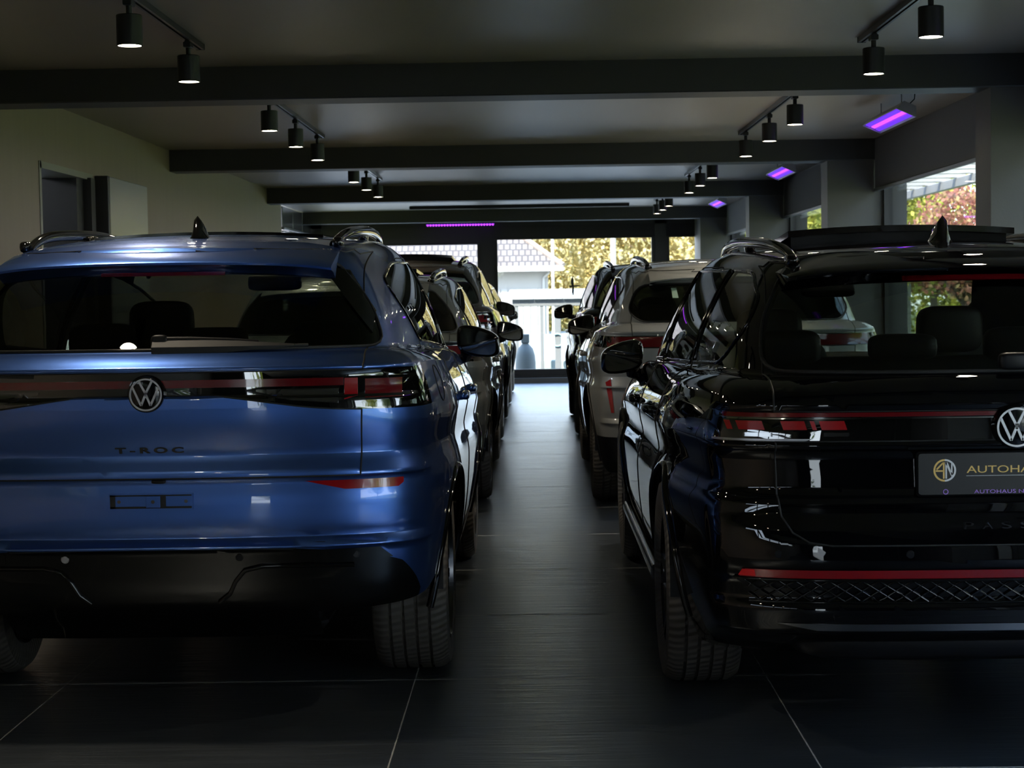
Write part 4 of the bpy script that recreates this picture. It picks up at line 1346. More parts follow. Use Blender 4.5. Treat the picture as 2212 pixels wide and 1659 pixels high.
def build_car(P, root, pm, lod=1):
    """generic shell, glazing, doors, wheels. Tags: 1 glass rear, 2/3 side glass, 4 windscreen, 5 cladding, 6/7 rear doors, 8/9 front doors, 10 tailgate, 11 lamp band, 12 bonnet, 13 bumper"""
    c = Car(P, root)
    res = {2: (30, 96, 14), 1: (22, 64, 12), 0: (16, 44, 10)}[lod]
    bm = c.body_mesh(res); lay = c.lay
    G = P['gh']; L = P['L']
    ya, yb_ = P['ya'], P['yf_axle']; R = P['R']
    ra = R + P.get('arch', .045)
    hi = lambda c_, f: abs(c_.x) > .55
    for y in (ya, yb_):
        pl = poly_planes(circ(y, R, ra, 30) , (1, 2))
        inlay(bm, lay, pl, -1, lambda c_, f, y=y: abs(c_.x) > .6 and abs(c_.y - y) < ra + .1, (0, 99))
        inlay(bm, lay, poly_planes([(y - ra, -.5), (y + ra, -.5), (y + ra, R), (y - ra, R)], (1, 2)), -1, lambda c_, f, y=y: abs(c_.x) > .6 and abs(c_.y - y) < ra + .1 and c_.z < R + .02, (0, 99))
    if P.get('cut'):
        inlay(bm, lay, poly_planes(P['cut'], (1, 2)), -1, lambda c_, f: abs(c_.x) > .50 and c_.y < ya, (0, 99))
    bmesh.ops.delete(bm, geom=[f for f in bm.faces if f[lay] == -1], context='FACES')
    # glazing
    gb = lambda y: sinterp(G['zb'], y)
    inlay(bm, lay, poly_planes(P['rear_glass'], (0, 2)), 1, lambda c_, f: c_.y < P['rg_y'] and f.normal.y < -.15)
    for k, w in enumerate(P['side_glass']):
        for sg, v in ((1, 2), (-1, 3)):
            inlay(bm, lay, poly_planes(w, (1, 2)), v + k * 20, lambda c_, f, sg=sg: c_.x * sg > .3 and f.normal.x * sg > .25)
    ws = G['yfb']
    zt = sinterp(G['roof'], G['yft'])
    inlay(bm, lay, poly_planes(rpoly([(-G['wb'] * .86, gb(ws) + .035), (G['wb'] * .86, gb(ws) + .035), (G['wt'] * .95, zt - .01), (-G['wt'] * .95, zt - .01)], .08), (0, 2)), 4,
          lambda c_, f: c_.y > G['yft'] - .3 and f.normal.y > .15)
    if P.get('band'):
        for pl in P['band']:
            inlay(bm, lay, poly_planes(pl, (0, 2)) + [(Vector((0, P['band_y'], 0)), Vector((0, 1, 0)))], 11, lambda c_, f: c_.y < P['band_y'] + .2)
    # lower cladding / bumper / doors / tailgate / bonnet
    for pl in P['clad']:
        inlay(bm, lay, poly_planes(pl, (1, 2)), 5, None)
    inlay(bm, lay, poly_planes(P['tailgate'], (0, 2)), 10, lambda c_, f: c_.y < P['rg_y'] + .1 and f.normal.y < .5 and c_.z < P['tg_top'])
    for k, d in enumerate(P['doors']):
        for sg, v in ((1, 6), (-1, 7)):
            inlay(bm, lay, poly_planes(d, (1, 2)), v + k * 20, lambda c_, f, sg=sg: c_.x * sg > .45 and f.normal.x * sg > .1)
    inlay(bm, lay, poly_planes([(-.72, G['yfb'] - .12), (.72, G['yfb'] - .12), (.66, L - .18), (-.66, L - .18)], (0, 1)), 12, lambda c_, f: c_.y > G['yfb'] - .15 and f.normal.z > .5 and c_.z < gb(ws) + .1)
    yb0 = ya - ra * .75
    inlay(bm, lay, poly_planes([(-1, 0.1), (yb0, 0.1), (yb0, P['bump_z'] + .02), (-1, P['bump_z'])], (1, 2)), 13, lambda c_, f: c_.y < ya)
    inlay(bm, lay, poly_planes([(yb_ + ra * .7, 0.1), (L + 1, 0.1), (L + 1, .62), (yb_ + ra * .7, .66)], (1, 2)), 14, lambda c_, f: c_.y > yb_)
    gm = P.get('glass_m', M['tint']); gs = P.get('side_m', gm)
    T = {1: ('rear_window', gm, None), 4: ('windscreen', M['tint_clear'], None), 5: ('lower_cladding', P.get('clad_m', M['gloss_black']), 'gloss black lower trim'),
         10: ('tailgate', pm, None), 11: ('tail_lamp_band', M['lamp_glass'], 'gloss black glass band with lamps'), 12: ('bonnet', pm, None), 13: ('rear_bumper', pm, None), 14: ('front_bumper', pm, None)}
    for k in range(len(P['side_glass'])):
        T[2 + k * 20] = ('side_window', gs, None); T[3 + k * 20] = ('side_window', gs, None)
    for k in range(len(P['doors'])):
        T[6 + k * 20] = ('door', pm, None); T[7 + k * 20] = ('door', pm, None)
    c.split(T, 'body_shell', pm)
    # inner lining: the skin set inwards
    vs = []; fs = []
    idx = {}
    for f in bm.faces:
        if f[lay] in (1, 4, 99) or (f[lay] % 20 in (2, 3) and f[lay] != 42): continue
        if f.calc_center_median().z < .45: continue
        q = []
        for v in f.verts:
            if v not in idx:
                idx[v] = len(vs); vs.append(v.co - v.normal * .018)
            q.append(idx[v])
        fs.append(q[::-1])
    me = bpy.data.meshes.new('cabin_lining'); me.from_pydata(vs, [], fs); me.shade_smooth(); me.materials.append(M['lining'])
    link(bpy.data.objects.new('cabin_lining', me), root)
    # seams and trims
    c.seam([10], .0028, 'tailgate_seam', M['seal'])
    c.seam([6 + 20 * k for k in range(len(P['doors']))] + [7 + 20 * k for k in range(len(P['doors']))], .0025, 'door_seam', M['seal'])
    c.seam([12], .0025, 'bonnet_seam', M['seal'])
    c.seam([1], .006, 'rear_window_seal', M['seal'])
    sgv = [2 + 20 * k for k in range(len(P['side_glass']))] + [3 + 20 * k for k in range(len(P['side_glass']))]
    c.seam(sgv, .0065, 'window_trim', P.get('trim_m', M['gloss_black']))
    c.seam([4], .008, 'windscreen_seal', M['seal'])
    # wheels and liners
    for y in (ya, yb_):
        for sg in (1, -1):
            wl = MB()
            x1 = sg * (P['track'] / 2 + .12); x0 = sg * (P['track'] / 2 - .32)
            n = 24; vs = []
            for k in range(n + 1):
                a = math.pi * (0.0 + 1.0 * k / n)
                for xx in (x0, x1):
                    vs.append((xx, y + math.cos(a) * (ra - .004), R + math.sin(a) * (ra - .004)))
            fs = [(2 * k, 2 * k + 1, 2 * k + 3, 2 * k + 2) for k in range(n)]
            fs.append(tuple(range(0, 2 * n + 2, 2)))
            wl.add(vs, fs)
            wl.build('wheel_arch_liner', M['trim_black'], root)
    for y in (ya, yb_):
        for sg in (1, -1):
            pts = []
            for k in range(33):
                a = math.pi * (-0.05 + 1.10 * k / 32)
                yy = y + math.cos(a) * (ra + .002); zz = R + math.sin(a) * (ra + .002)
                pts.append((c.sx(yy + .004 * math.cos(a), zz + .004 * math.sin(a), sg) , yy, zz))
            MB().tube(pts, .013, 8, flat=.7).build('wheel_arch_trim', P.get('arch_m', M['gloss_black']), root, smooth=60)
    for y in (ya, yb_):
        for sg in (1, -1):
            wheel(root, sg * P['track'] / 2, y, R, P['tw'], sg, P.get('rim_m', M['alloy']))
    MB().bbox((0, L / 2, .25), (1.0, L - .75, .05), .02).build('underbody_tray', M['trim_black'], root)
    ax = MB().tube([(-P['track'] / 2 + .08, ya, R), (P['track'] / 2 - .08, ya, R)], .05, 10).bbox((0, ya, R - .05), (.7, .3, .14), .03)
    ax.build('rear_axle', M['trim_black'], root, smooth=60)
    # mirrors, handles, rails
    for sg in (1, -1):
        mirror_part(root, c, P['mir_y'], P['mir_z'], sg, P.get('mir_w', .20), P.get('mir_h', .14), m=P.get('mir_m', M['gloss_black']))
        for (y, z) in P['handles']:
            x = c.sx(y, z, sg)
            b = MB().superq((x + sg * .022, y, z), (.030, .20, .032), .6, .5, 18, 10).superq((x + sg * .006, y - .085, z), (.03, .03, .028), .6, .5, 10, 6).superq((x + sg * .006, y + .085, z), (.03, .03, .028), .6, .5, 10, 6)
            h = b.build('door_handle', P.get('handle_m', pm), root, smooth=60)
        if P.get('rails'):
            ry0, ry1, rx, rh = P['rails']
            pts = []; rs = []
            for k in range(25):
                t = k / 24; y = lerp(ry0, ry1, t)
                x = sg * (rx - .03 * abs(2 * t - 1) ** 3)
                lift = rh * (1 - abs(2 * t - 1) ** 6)
                pts.append((x, y, c.tz(x, y) + lift + .004)); rs.append(.016 + .004 * (1 - abs(2 * t - 1) ** 4))
            b = MB().tube(pts, .018, 10, rs=rs, flat=.8)
            for yy in (ry0 + .03, (ry0 + ry1) / 2, ry1 - .03):
                zz = c.tz(sg * (rx - .02), yy)
                b.superq((sg * (rx - .015), yy, zz + .012), (.035, .12, .04), .6, .5, 14, 8)
            b.build('roof_rail', P.get('rail_m', M['gloss_black']), root, smooth=60)
    if P.get('side_step'):
        for sg in (1, -1):
            pts = [(c.sx(y, .40, sg) + sg * .005, y, z) for y, z in [(ya + ra + .03, .30), (L * .5, .30), (yb_ - ra - .03, .30)]]
            MB().tube(pts, .03, 10, flat=.6).build('sill_strip', P.get('side_step'), root, smooth=60)
    seats(root, G['wb'] * .9, P['seat_y'], P['bench_y'], P.get('seat_z', .52), P.get('head_z', P['H'] - .36), P.get('seat_m', M['cloth']))
    cabin_misc(root, P, M['lining'])
    if lod == 2:
        fin_antenna(root, P.get('fin_x', 0), P['fin_y'], c.tz(0, P['fin_y'] + .03), P.get('fin_k', 1.25))
    return c
# ================================================================== the cars
def mirrored(poly): return [(-p[0], p[1]) for p in poly][::-1]
SUV = dict(
    L=4.37, H=1.57, R=.335, ya=.87, yf_axle=3.50, track=1.51, tw=.250, tg_top=1.47,
    rear=[(.22, .30), (.30, .15), (.36, .075), (.42, .050), (.50, .034), (.543, .026), (.546, .002), (.553, .0), (.576, .034), (.581, .036), (.60, .026), (.62, .023), (.70, .024), (.762, .034),
          (.766, .004), (.770, .001), (.832, .030), (.837, .031), (.88, .019), (.93, .010), (.98, .008), (1.015, .010), (1.019, .020), (1.05, .022), (1.093, .024), (1.097, .014), (1.106, .016), (1.11, .024)],
    front=[(.22, 4.10), (.30, 4.28), (.45, 4.36), (.60, 4.37), (.80, 4.33), (.95, 4.28), (1.11, 4.16)],
    side=[(.22, .845), (.30, .868), (.40, .885), (.55, .903), (.70, .910), (.85, .912), (.95, .905), (1.03, .890), (1.11, .862)],
    et=.07, Lr=[(.22, .36), (.5, .34), (.8, .31), (1.11, .32)], Lf=.62, nr=3.3, haunch=.014, crease=(.93, .022),
    shoulder=[(0, 1.11), (.6, 1.10), (1.4, 1.065), (2.4, 1.02), (3.3, .965), (3.8, .90), (4.37, .76)],
    gh=dict(wb=.815, yrb=.115, yfb=3.36, Lr=.42, nr=3.0, yk=[(0, 0), (.15, .22), (.3, .38), (.6, .66), (.8, .83), (.92, .92), (1, 1)], wt=.585, yrt=.36, yft=2.55, Lrt=.30, nrt=2.6, crown=.035,
            zb=[(0, 1.155), (.6, 1.145), (1.2, 1.115), (2.2, 1.07), (3.0, 1.03), (3.5, 1.0)],
            roof=[(.30, 1.438), (.6, 1.482), (1.1, 1.515), (1.7, 1.53), (2.2, 1.515), (2.7, 1.47)], taper=.13),
    rear_glass=rpoly([(-.705, 1.158), (.705, 1.158), (.655, 1.30), (.545, 1.43), (-.545, 1.43), (-.655, 1.30)], [.05, .05, .1, .03, .03, .1]), rg_y=.95,
    side_glass=[rpoly([(1.10, 1.155), (2.02, 1.105), (2.02, 1.452), (1.25, 1.442), (.78, 1.37)], [.05, .01, .02, .2, .10]),
                rpoly([(2.08, 1.10), (3.18, 1.045), (2.98, 1.16), (2.45, 1.405), (2.08, 1.452)], [.01, .03, .1, .2, .02])],
    clad=[[(-1, 0), (.32, 0), (.27, .38), (.16, .485), (.035, .544), (-1, .5445)], [(-1, 0), (6, 0), (6, .27), (-1, .27)]],
    tailgate=[(-.648, .767), (.648, .767), (.66, 1.12), (.61, 1.50), (-.61, 1.50), (-.66, 1.12)],
    doors=[rpoly([(1.28, .32), (2.05, .30), (2.05, 1.47), (1.40, 1.46), (1.12, 1.30), (1.06, .80)], [.02, .02, .02, .2, .2, .2]),
           rpoly([(2.055, .30), (3.06, .32), (3.16, .60), (3.20, 1.02), (2.50, 1.44), (2.055, 1.47)], [.02, .08, .1, .03, .3, .02])],
    bump_z=.766, mir_y=2.92, mir_z=1.095, mir_out=.0, handles=[(1.45, .93), (2.35, .91)], rails=(.62, 2.5, .545, .032), fin_y=.66, fin_x=.045, seat_y=2.1, bench_y=1.25,
    band=[[(-1, 1.020), (1, 1.020), (1, 1.0925), (-1, 1.0925)], rpoly([(.20, 1.021), (.50, .978), (.62, .970), (1, .966), (1, 1.021)], [.0, .1, .05, 0, 0]),
          rpoly([(-.20, 1.021), (-1, 1.021), (-1, .966), (-.62, .970), (-.50, .978)], [0, 0, 0, .05, .1])], band_y=.36,
)
def scaled(P, L, hw, H, **kw):
    import copy
    Q = copy.deepcopy(P)
    sy, sx, sz = L / P['L'], hw / .912, H / P['H']
    t = lambda tab, a, b: [(p[0] * a, p[1] * b) for p in tab]
    Q['L'] = L; Q['H'] = H
    for k, a, b in (('rear', sz, 1), ('front', sz, sy), ('side', sz, sx), ('Lr', sz, 1), ('shoulder', sy, sz), ('rear_glass', sx, sz), ('tailgate', sx, sz)):
        Q[k] = t(P[k], a, b)
    for k, a, b in (('side_glass', sy, sz), ('clad', sy, sz), ('doors', sy, sz), ('band', sx, sz)):
        Q[k] = [t(p, a, b) for p in P[k]]
    g = Q['gh']; o = P['gh']
    for k in ('wb', 'wt'): g[k] = o[k] * sx
    for k in ('yfb', 'yft'): g[k] = o[k] * sy
    g['zb'] = t(o['zb'], sy, sz); g['roof'] = t(o['roof'], sy, sz)
    Q['ya'] = P['ya'] * sy; Q['yf_axle'] = P['yf_axle'] * sy; Q['track'] = P['track'] * sx
    for k in ('mir_y', 'seat_y', 'bench_y', 'fin_y'): Q[k] = P[k] * sy
    for k in ('mir_z', 'tg_top', 'bump_z'): Q[k] = P[k] * sz
    Q['handles'] = t(P['handles'], sy, sz)
    Q['crease'] = (P['crease'][0] * sz, P['crease'][1])
    r = P['rails']; Q['rails'] = (r[0] * sy, r[1] * sy, r[2] * sx, r[3])
    for k, v in kw.items():
        if k == 'ghx': g.update(v)
        else: Q[k] = v
    return Q

def sunroof(root, c, w, y0, y1, lift, zt=None, m=None):
    b = MB(); vs = []
    n = 10
    for yy, k in ((y0, 1), (y1, 0)):
        for i in range(n + 1):
            x = lerp(-w, w, i / n)
            z = c.tz(x * .98, yy) + .006 + lift * k
            vs.append((x, yy, z)); vs.append((x, yy, z - .022))
    fs = []
    S = 2 * (n + 1)
    for i in range(n):
        a = 2 * i
        fs += [(a, a + 2, S + a + 2, S + a), (a + 1, S + a + 1, S + a + 3, a + 3), (a, a + 1, a + 3, a + 2), (S + a, S + a + 2, S + a + 3, S + a + 1)]
    fs += [(0, S, S + 1, 1), (2 * n, 2 * n + 1, S + 2 * n + 1, S + 2 * n)]
    b.add(vs, fs)
    o = b.build('sunroof_panel', m or M['gloss_black'], root, smooth=30)
    # surround and folded deflector under the raised edge
    d = MB()
    for i in range(n):
        x = lerp(-w * .96, w * .96, i / n); x2 = lerp(-w * .96, w * .96, (i + 1) / n)
        za, zb_ = c.tz(x, y0 + .05), c.tz(x2, y0 + .05)
        d.add([(x, y0 + .05, za), (x2, y0 + .05, zb_), (x2, y0 + .05, zb_ + lift * .9), (x, y0 + .05, za + lift * .9)], [(0, 1, 2, 3)])
    d.build('sunroof_gasket', M['trim_black'], root)
    return o

def spoiler(root, c, w, pm, y_lip, z_lip, y_top, crown=.014, lip=.012, name='roof_spoiler'):
    b = MB(); n = 28; vs = []; m = 9
    for i in range(n + 1):
        x = lerp(-w, w, i / n); e = abs(x) / w
        yl = y_lip + .05 * e ** 4; zl = z_lip + crown * (1 - e * e) - .010 * e ** 6
        yt = y_top; zt = c.tz(x, yt) + .001
        sec = []
        for k in range(5):
            t = k / 4
            zz = lerp(zt, zl, t ** 1.25); yy = lerp(yt, yl, t)
            s_ = c.tz(x, yy) if yy > c.P['gh']['yrt'] + .03 else -9
            sec.append((yy, max(zz, s_ + .0015)))
        sec += [(yl - .004, zl - .005), (yl, zl - lip), (yl + .06, zl - lip - .006), (c.ry(x, zl - lip - .03) + .01, zl - lip - .03)]
        for (yy, zz) in sec: vs.append((x, yy, zz))
    fs = [(i * m + j, i * m + j + 1, (i + 1) * m + j + 1, (i + 1) * m + j) for i in range(n) for j in range(m - 1)]
    fs += [tuple(range(m)), tuple(n * m + j for j in range(m))[::-1]]
    b.add(vs, fs)
    return b.build(name, pm, root, smooth=42)

# ------------------------------------------------------------------ A: the blue car
def blue_car():
    root = thing('car', 'metallic blue compact sports utility car, rear towards us, nearest in the left row', 'car', (-1.195, 5.50, 0), 'cars in the left row')
    P = dict(SUV); pm = M['blue']
    P['side_m'] = M['tint']; P['glass_m'] = M['tint_rear']; P['cut'] = [(.12, 0), (.80, 0), (.80, .43), (.45, .385), (.12, .325)]
    c0 = {}
    c = build_car(P, root, pm, 2)
    spoiler(root, c, .545, pm, .235, 1.424, .60)
    for sg in (1, -1):
        f = (lambda p: p) if sg == 1 else mirrored
        c.patch(f([(.50, 1.418), (.585, 1.405), (.672, 1.27), (.668, 1.20)]), .010, .012, 'spoiler_fin', M['gloss_black'])
    # brake lamp under the spoiler
    c.patch([(-.20, 1.392), (.20, 1.392), (.20, 1.404), (-.20, 1.404)], .006, .01, 'brake_lamp', M['dark_red_lens'])
    # lamps in the band
    band = c.objs[11]
    pt = lambda poly, name, m, off=.0015: c.patch(poly, off, .004, name, m, band, cell=.015)
    pt([(-.600, 1.044), (.600, 1.044), (.600, 1.068), (-.600, 1.068)], 'red_light_bar', M['dark_red_lens'])
    for sg in (1, -1):
        f = (lambda p: p) if sg == 1 else mirrored
        pt(f([(.335, 1.030), (.44, 1.002), (.585, .990), (.585, 1.036), (.335, 1.036)]), 'reversing_lamp', M['clear_lens'])
        pt(f([(.603, 1.000), (.643, 1.012), (.643, 1.066), (.603, 1.066)]), 'indicator_lamp', M['red_lens'])
        pt(f([(.665, 1.004), (.775, 1.004), (.775, 1.062), (.665, 1.062)]), 'red_lamp', M['dark_red_lens'])
        pt(f([(.66, .976), (.80, .976), (.80, .988), (.66, .988)]), 'reflector_strip', M['clear_lens'])
    vw_badge(root, 0, 1.026, .050, c.ry(0, 1.026) - .008)
    text_mesh('T-ROC', .03, M['letter_blue'], 'model_lettering', root, loc=(-.104, 0, .844), fit=(.212, .0185), extrude=.0015, fn=c.ry, spacing=1.45, bold=.0011)
    # wiper
    w = MB()
    yb = c.ry(.05, 1.19)
    w.superq((.020, yb - .026, 1.172), (.055, .03, .07), .5, .5, 20, 10)
    pts = [(x, c.ry(x, z) - .028, z) for x, z in ((.02, 1.190), (.12, 1.190), (.24, 1.186), (.33, 1.180))]
    w.tube(pts, .010, 10, rs=[.011, .010, .008, .006], flat=.8)
    wo = w.build('rear_wiper', M['trim_black'], root, smooth=60)
    gy = lambda x, z: c.ry(x, max(z, 1.168))
    c.patch([(.0, 1.145), (.03, 1.136), (.24, 1.150), (.44, 1.166), (.44, 1.172), (.24, 1.187), (.02, 1.200), (.0, 1.19)], .034, .022, 'wiper_cover', M['seal'], wo, cell=.03, fn=gy)
    pts = [(x, c.ry(x, z) - .010, z) for x, z in ((.10, 1.172), (.25, 1.170), (.42, 1.166), (.48, 1.166))]
    MB().tube(pts, .006, 8).build('wiper_blade', M['rubber'], wo, smooth=60)
    # plate recess with bracket
    x0, x1, z0, z1 = -.122, .130, .6745, .7165
    y = c.ry(0, .70)
    b = MB()
    fr = [(x0, z0), (x1, z0), (x1, z1), (x0, z1)]
    t = .004
    b.box(x0 - t, x1 + t, y - .006, y + .01, z1, z1 + t).box(x0 - t, x1 + t, y - .006, y + .01, z0 - t, z0).box(x0 - t, x0, y - .006, y + .01, z0, z1).box(x1, x1 + t, y - .006, y + .01, z0, z1)
    po = b.build('plate_mount', M['blue'], root)
    MB().box(x0, x1, y - .007, y - .001, z0, z0 + .006).box(x0, x1, y - .007, y - .001, z1 - .004, z1).box(x0, x0 + .016, y - .007, y - .001, z0, z1).box(.034, .050, y - .0065, y - .001, z0, z1).build('mount_recess', M['seal'], po)
    MB().bbox((.012, y - .008, (z0 + z1) / 2), (.044, .012, z1 - z0 - .006), .001).bbox(((x0 + x1) / 2, y - .002, (z0 + z1) / 2), (x1 - x0, .003, z1 - z0), .0005).build('mount_bracket', M['blue'], po)
    s_ = MB()
    for x in (-.095, .112, .012): s_.lathe([(0, 0), (.0055, 0), (.0055, .004), (0, .004)], 14, (x, y - (.0155 if x == .012 else .0045), (z0 + z1) / 2), 'y')
    s_.build('screw', M['dark_chrome'], po)
    # camera under the tailgate edge
    MB().superq((.028, c.ry(.03, .757) - .008, .757), (.045, .02, .014), .5, .5, 14, 8).build('reversing_camera', M['trim_black'], root, smooth=60)
    for sg in (1, -1):
        f = (lambda p: p) if sg == 1 else mirrored
        c.patch(f([(.475, .750), (.60, .722), (.76, .722), (.775, .734), (.775, .750)]), .003, .006, 'rear_reflector', M['red_lens'])
        c.patch(f(rpoly([(.46, .500), (.74, .500), (.70, .536), (.46, .536)], .006)), .003, .006, 'bumper_insert', M['gloss_black'])
        # shaped exhaust surround
        pts = [(sg * x, c.ry(sg * x, z) - .004, z) for x, z in ((.20, .372), (.235, .40), (.255, .44), (.285, .475), (.34, .488), (.48, .488), (.62, .482))]
        MB().tube(pts, .007, 8).build('exhaust_surround', M['gloss_black'], root, smooth=60)
    for x in (-.61, -.27, .27, .625):
        yy = c.ry(x, .518)
        MB().lathe([(0, -.004), (.009, -.004), (.010, -.001), (.0125, -.001), (.0135, .003), (0, .003)], 24, (x, yy, .518), 'y').build('parking_sensor', M['letter_grey'] if x != -.27 else M['alu'], root, smooth=50)
    MB().superq((.0, .50, .30), (1.0, .4, .12), .4, .4, 24, 10).build('rear_silencer', M['trim_black'], root, smooth=60)
    # fuel flap
    pts = [(c.sx(.62 + .07 * math.cos(a) , 1.02 + .06 * math.sin(a), 1) + .001, .62 + .07 * math.cos(a), 1.02 + .06 * math.sin(a)) for a in np.linspace(0, 2 * math.pi, 33)[:-1]]
    MB().tube(pts, .002, 6, closed=True).build('fuel_flap_seam', M['seal'], root)
    sunroof(root, c, .42, 1.15, 1.9, .004)
    return root
blue_car()

# ------------------------------------------------------------------ E: the black estate car
EST = dict(
    L=4.917, H=1.50, R=.345, ya=1.10, yf_axle=3.94, track=1.595, tw=.240, tg_top=1.40,
    rear=[(.22, .42), (.30, .17), (.335, .105), (.345, .054), (.40, .047), (.428, .040), (.433, .052), (.495, .046), (.500, .022), (.532, .012), (.540, .002), (.60, .006), (.66, .020), (.675, .032),
          (.69, .036), (.73, .040), (.736, .052), (.86, .062), (.866, .040), (.884, .032), (.888, .044), (.93, .046), (.974, .050), (.978, .040), (1.00, .044), (1.03, .060)],
    front=[(.22, 4.60), (.30, 4.82), (.45, 4.91), (.60, 4.917), (.75, 4.87), (.90, 4.80), (1.03, 4.66)],
    side=[(.22, .850), (.30, .882), (.40, .905), (.55, .920), (.70, .925), (.80, .924), (.90, .912), (.97, .892), (1.03, .862)],
    et=.09, Lr=[(.22, .32), (.5, .30), (.8, .28), (1.03, .30)], Lf=.75, nr=3.6, haunch=.010, crease=(.88, .026),
    shoulder=[(0, 1.03), (.8, 1.02), (1.6, .995), (2.6, .965), (3.6, .925), (4.3, .84), (4.917, .70)],
    gh=dict(wb=.815, yrb=.115, yfb=3.80, Lr=.55, nr=2.8, wt=.575, yrt=.50, yft=2.90, Lrt=.40, nrt=2.5, crown=.036,
            zb=[(0, 1.072), (.8, 1.060), (1.6, 1.040), (2.6, 1.015), (3.4, .99), (3.9, .965)],
            roof=[(.45, 1.385), (.8, 1.417), (1.4, 1.447), (2.1, 1.462), (2.7, 1.447), (3.1, 1.41)], taper=.15),
    rear_glass=rpoly([(-.665, 1.078), (.665, 1.078), (.645, 1.22), (.56, 1.372), (-.56, 1.372), (-.645, 1.22)], [.06, .06, .1, .04, .04, .1]), rg_y=1.2,
    side_glass=[rpoly([(.80, 1.085), (1.36, 1.068), (1.36, 1.388), (.95, 1.375), (.66, 1.29), (.62, 1.19)], [.12, .01, .01, .1, .08, .08]),
                rpoly([(1.42, 1.066), (2.36, 1.045), (2.36, 1.395), (1.42, 1.388)], [.01, .02, .02, .01]),
                rpoly([(2.42, 1.044), (3.60, 1.005), (3.35, 1.13), (2.80, 1.345), (2.42, 1.395)], [.01, .03, .1, .2, .02])],
    clad=[[(-1, 0), (.70, 0), (.70, .28), (.20, .3445), (-1, .3445)], [(-1, 0), (6, 0), (6, .26), (-1, .26)]],
    tailgate=rpoly([(-.655, .600), (.655, .600), (.665, .98), (.66, 1.10), (.58, 1.46), (-.58, 1.46), (-.66, 1.10), (-.665, .98)], [.14, .14, .02, .05, .05, .05, .05, .02]),
    doors=[rpoly([(1.62, .32), (2.39, .30), (2.39, 1.41), (1.55, 1.40), (1.40, 1.10), (1.38, .82)], [.02, .02, .02, .12, .1, .2]),
           rpoly([(2.395, .30), (3.46, .32), (3.58, .60), (3.62, 1.00), (2.85, 1.37), (2.395, 1.41)], [.02, .08, .1, .03, .3, .02])],
    bump_z=.72, mir_y=3.32, mir_z=1.015, mir_out=-.015, mir_w=.195, mir_h=.145, handles=[(1.72, .885), (2.68, .865)], rails=(.66, 2.9, .545, .030), fin_y=1.02, fin_x=.027, fin_k=1.45, seat_y=2.5, bench_y=1.62, seat_z=.46,
    band=[[(-1, .889), (1, .889), (1, .9735), (-1, .9735)]], band_y=.30,
)
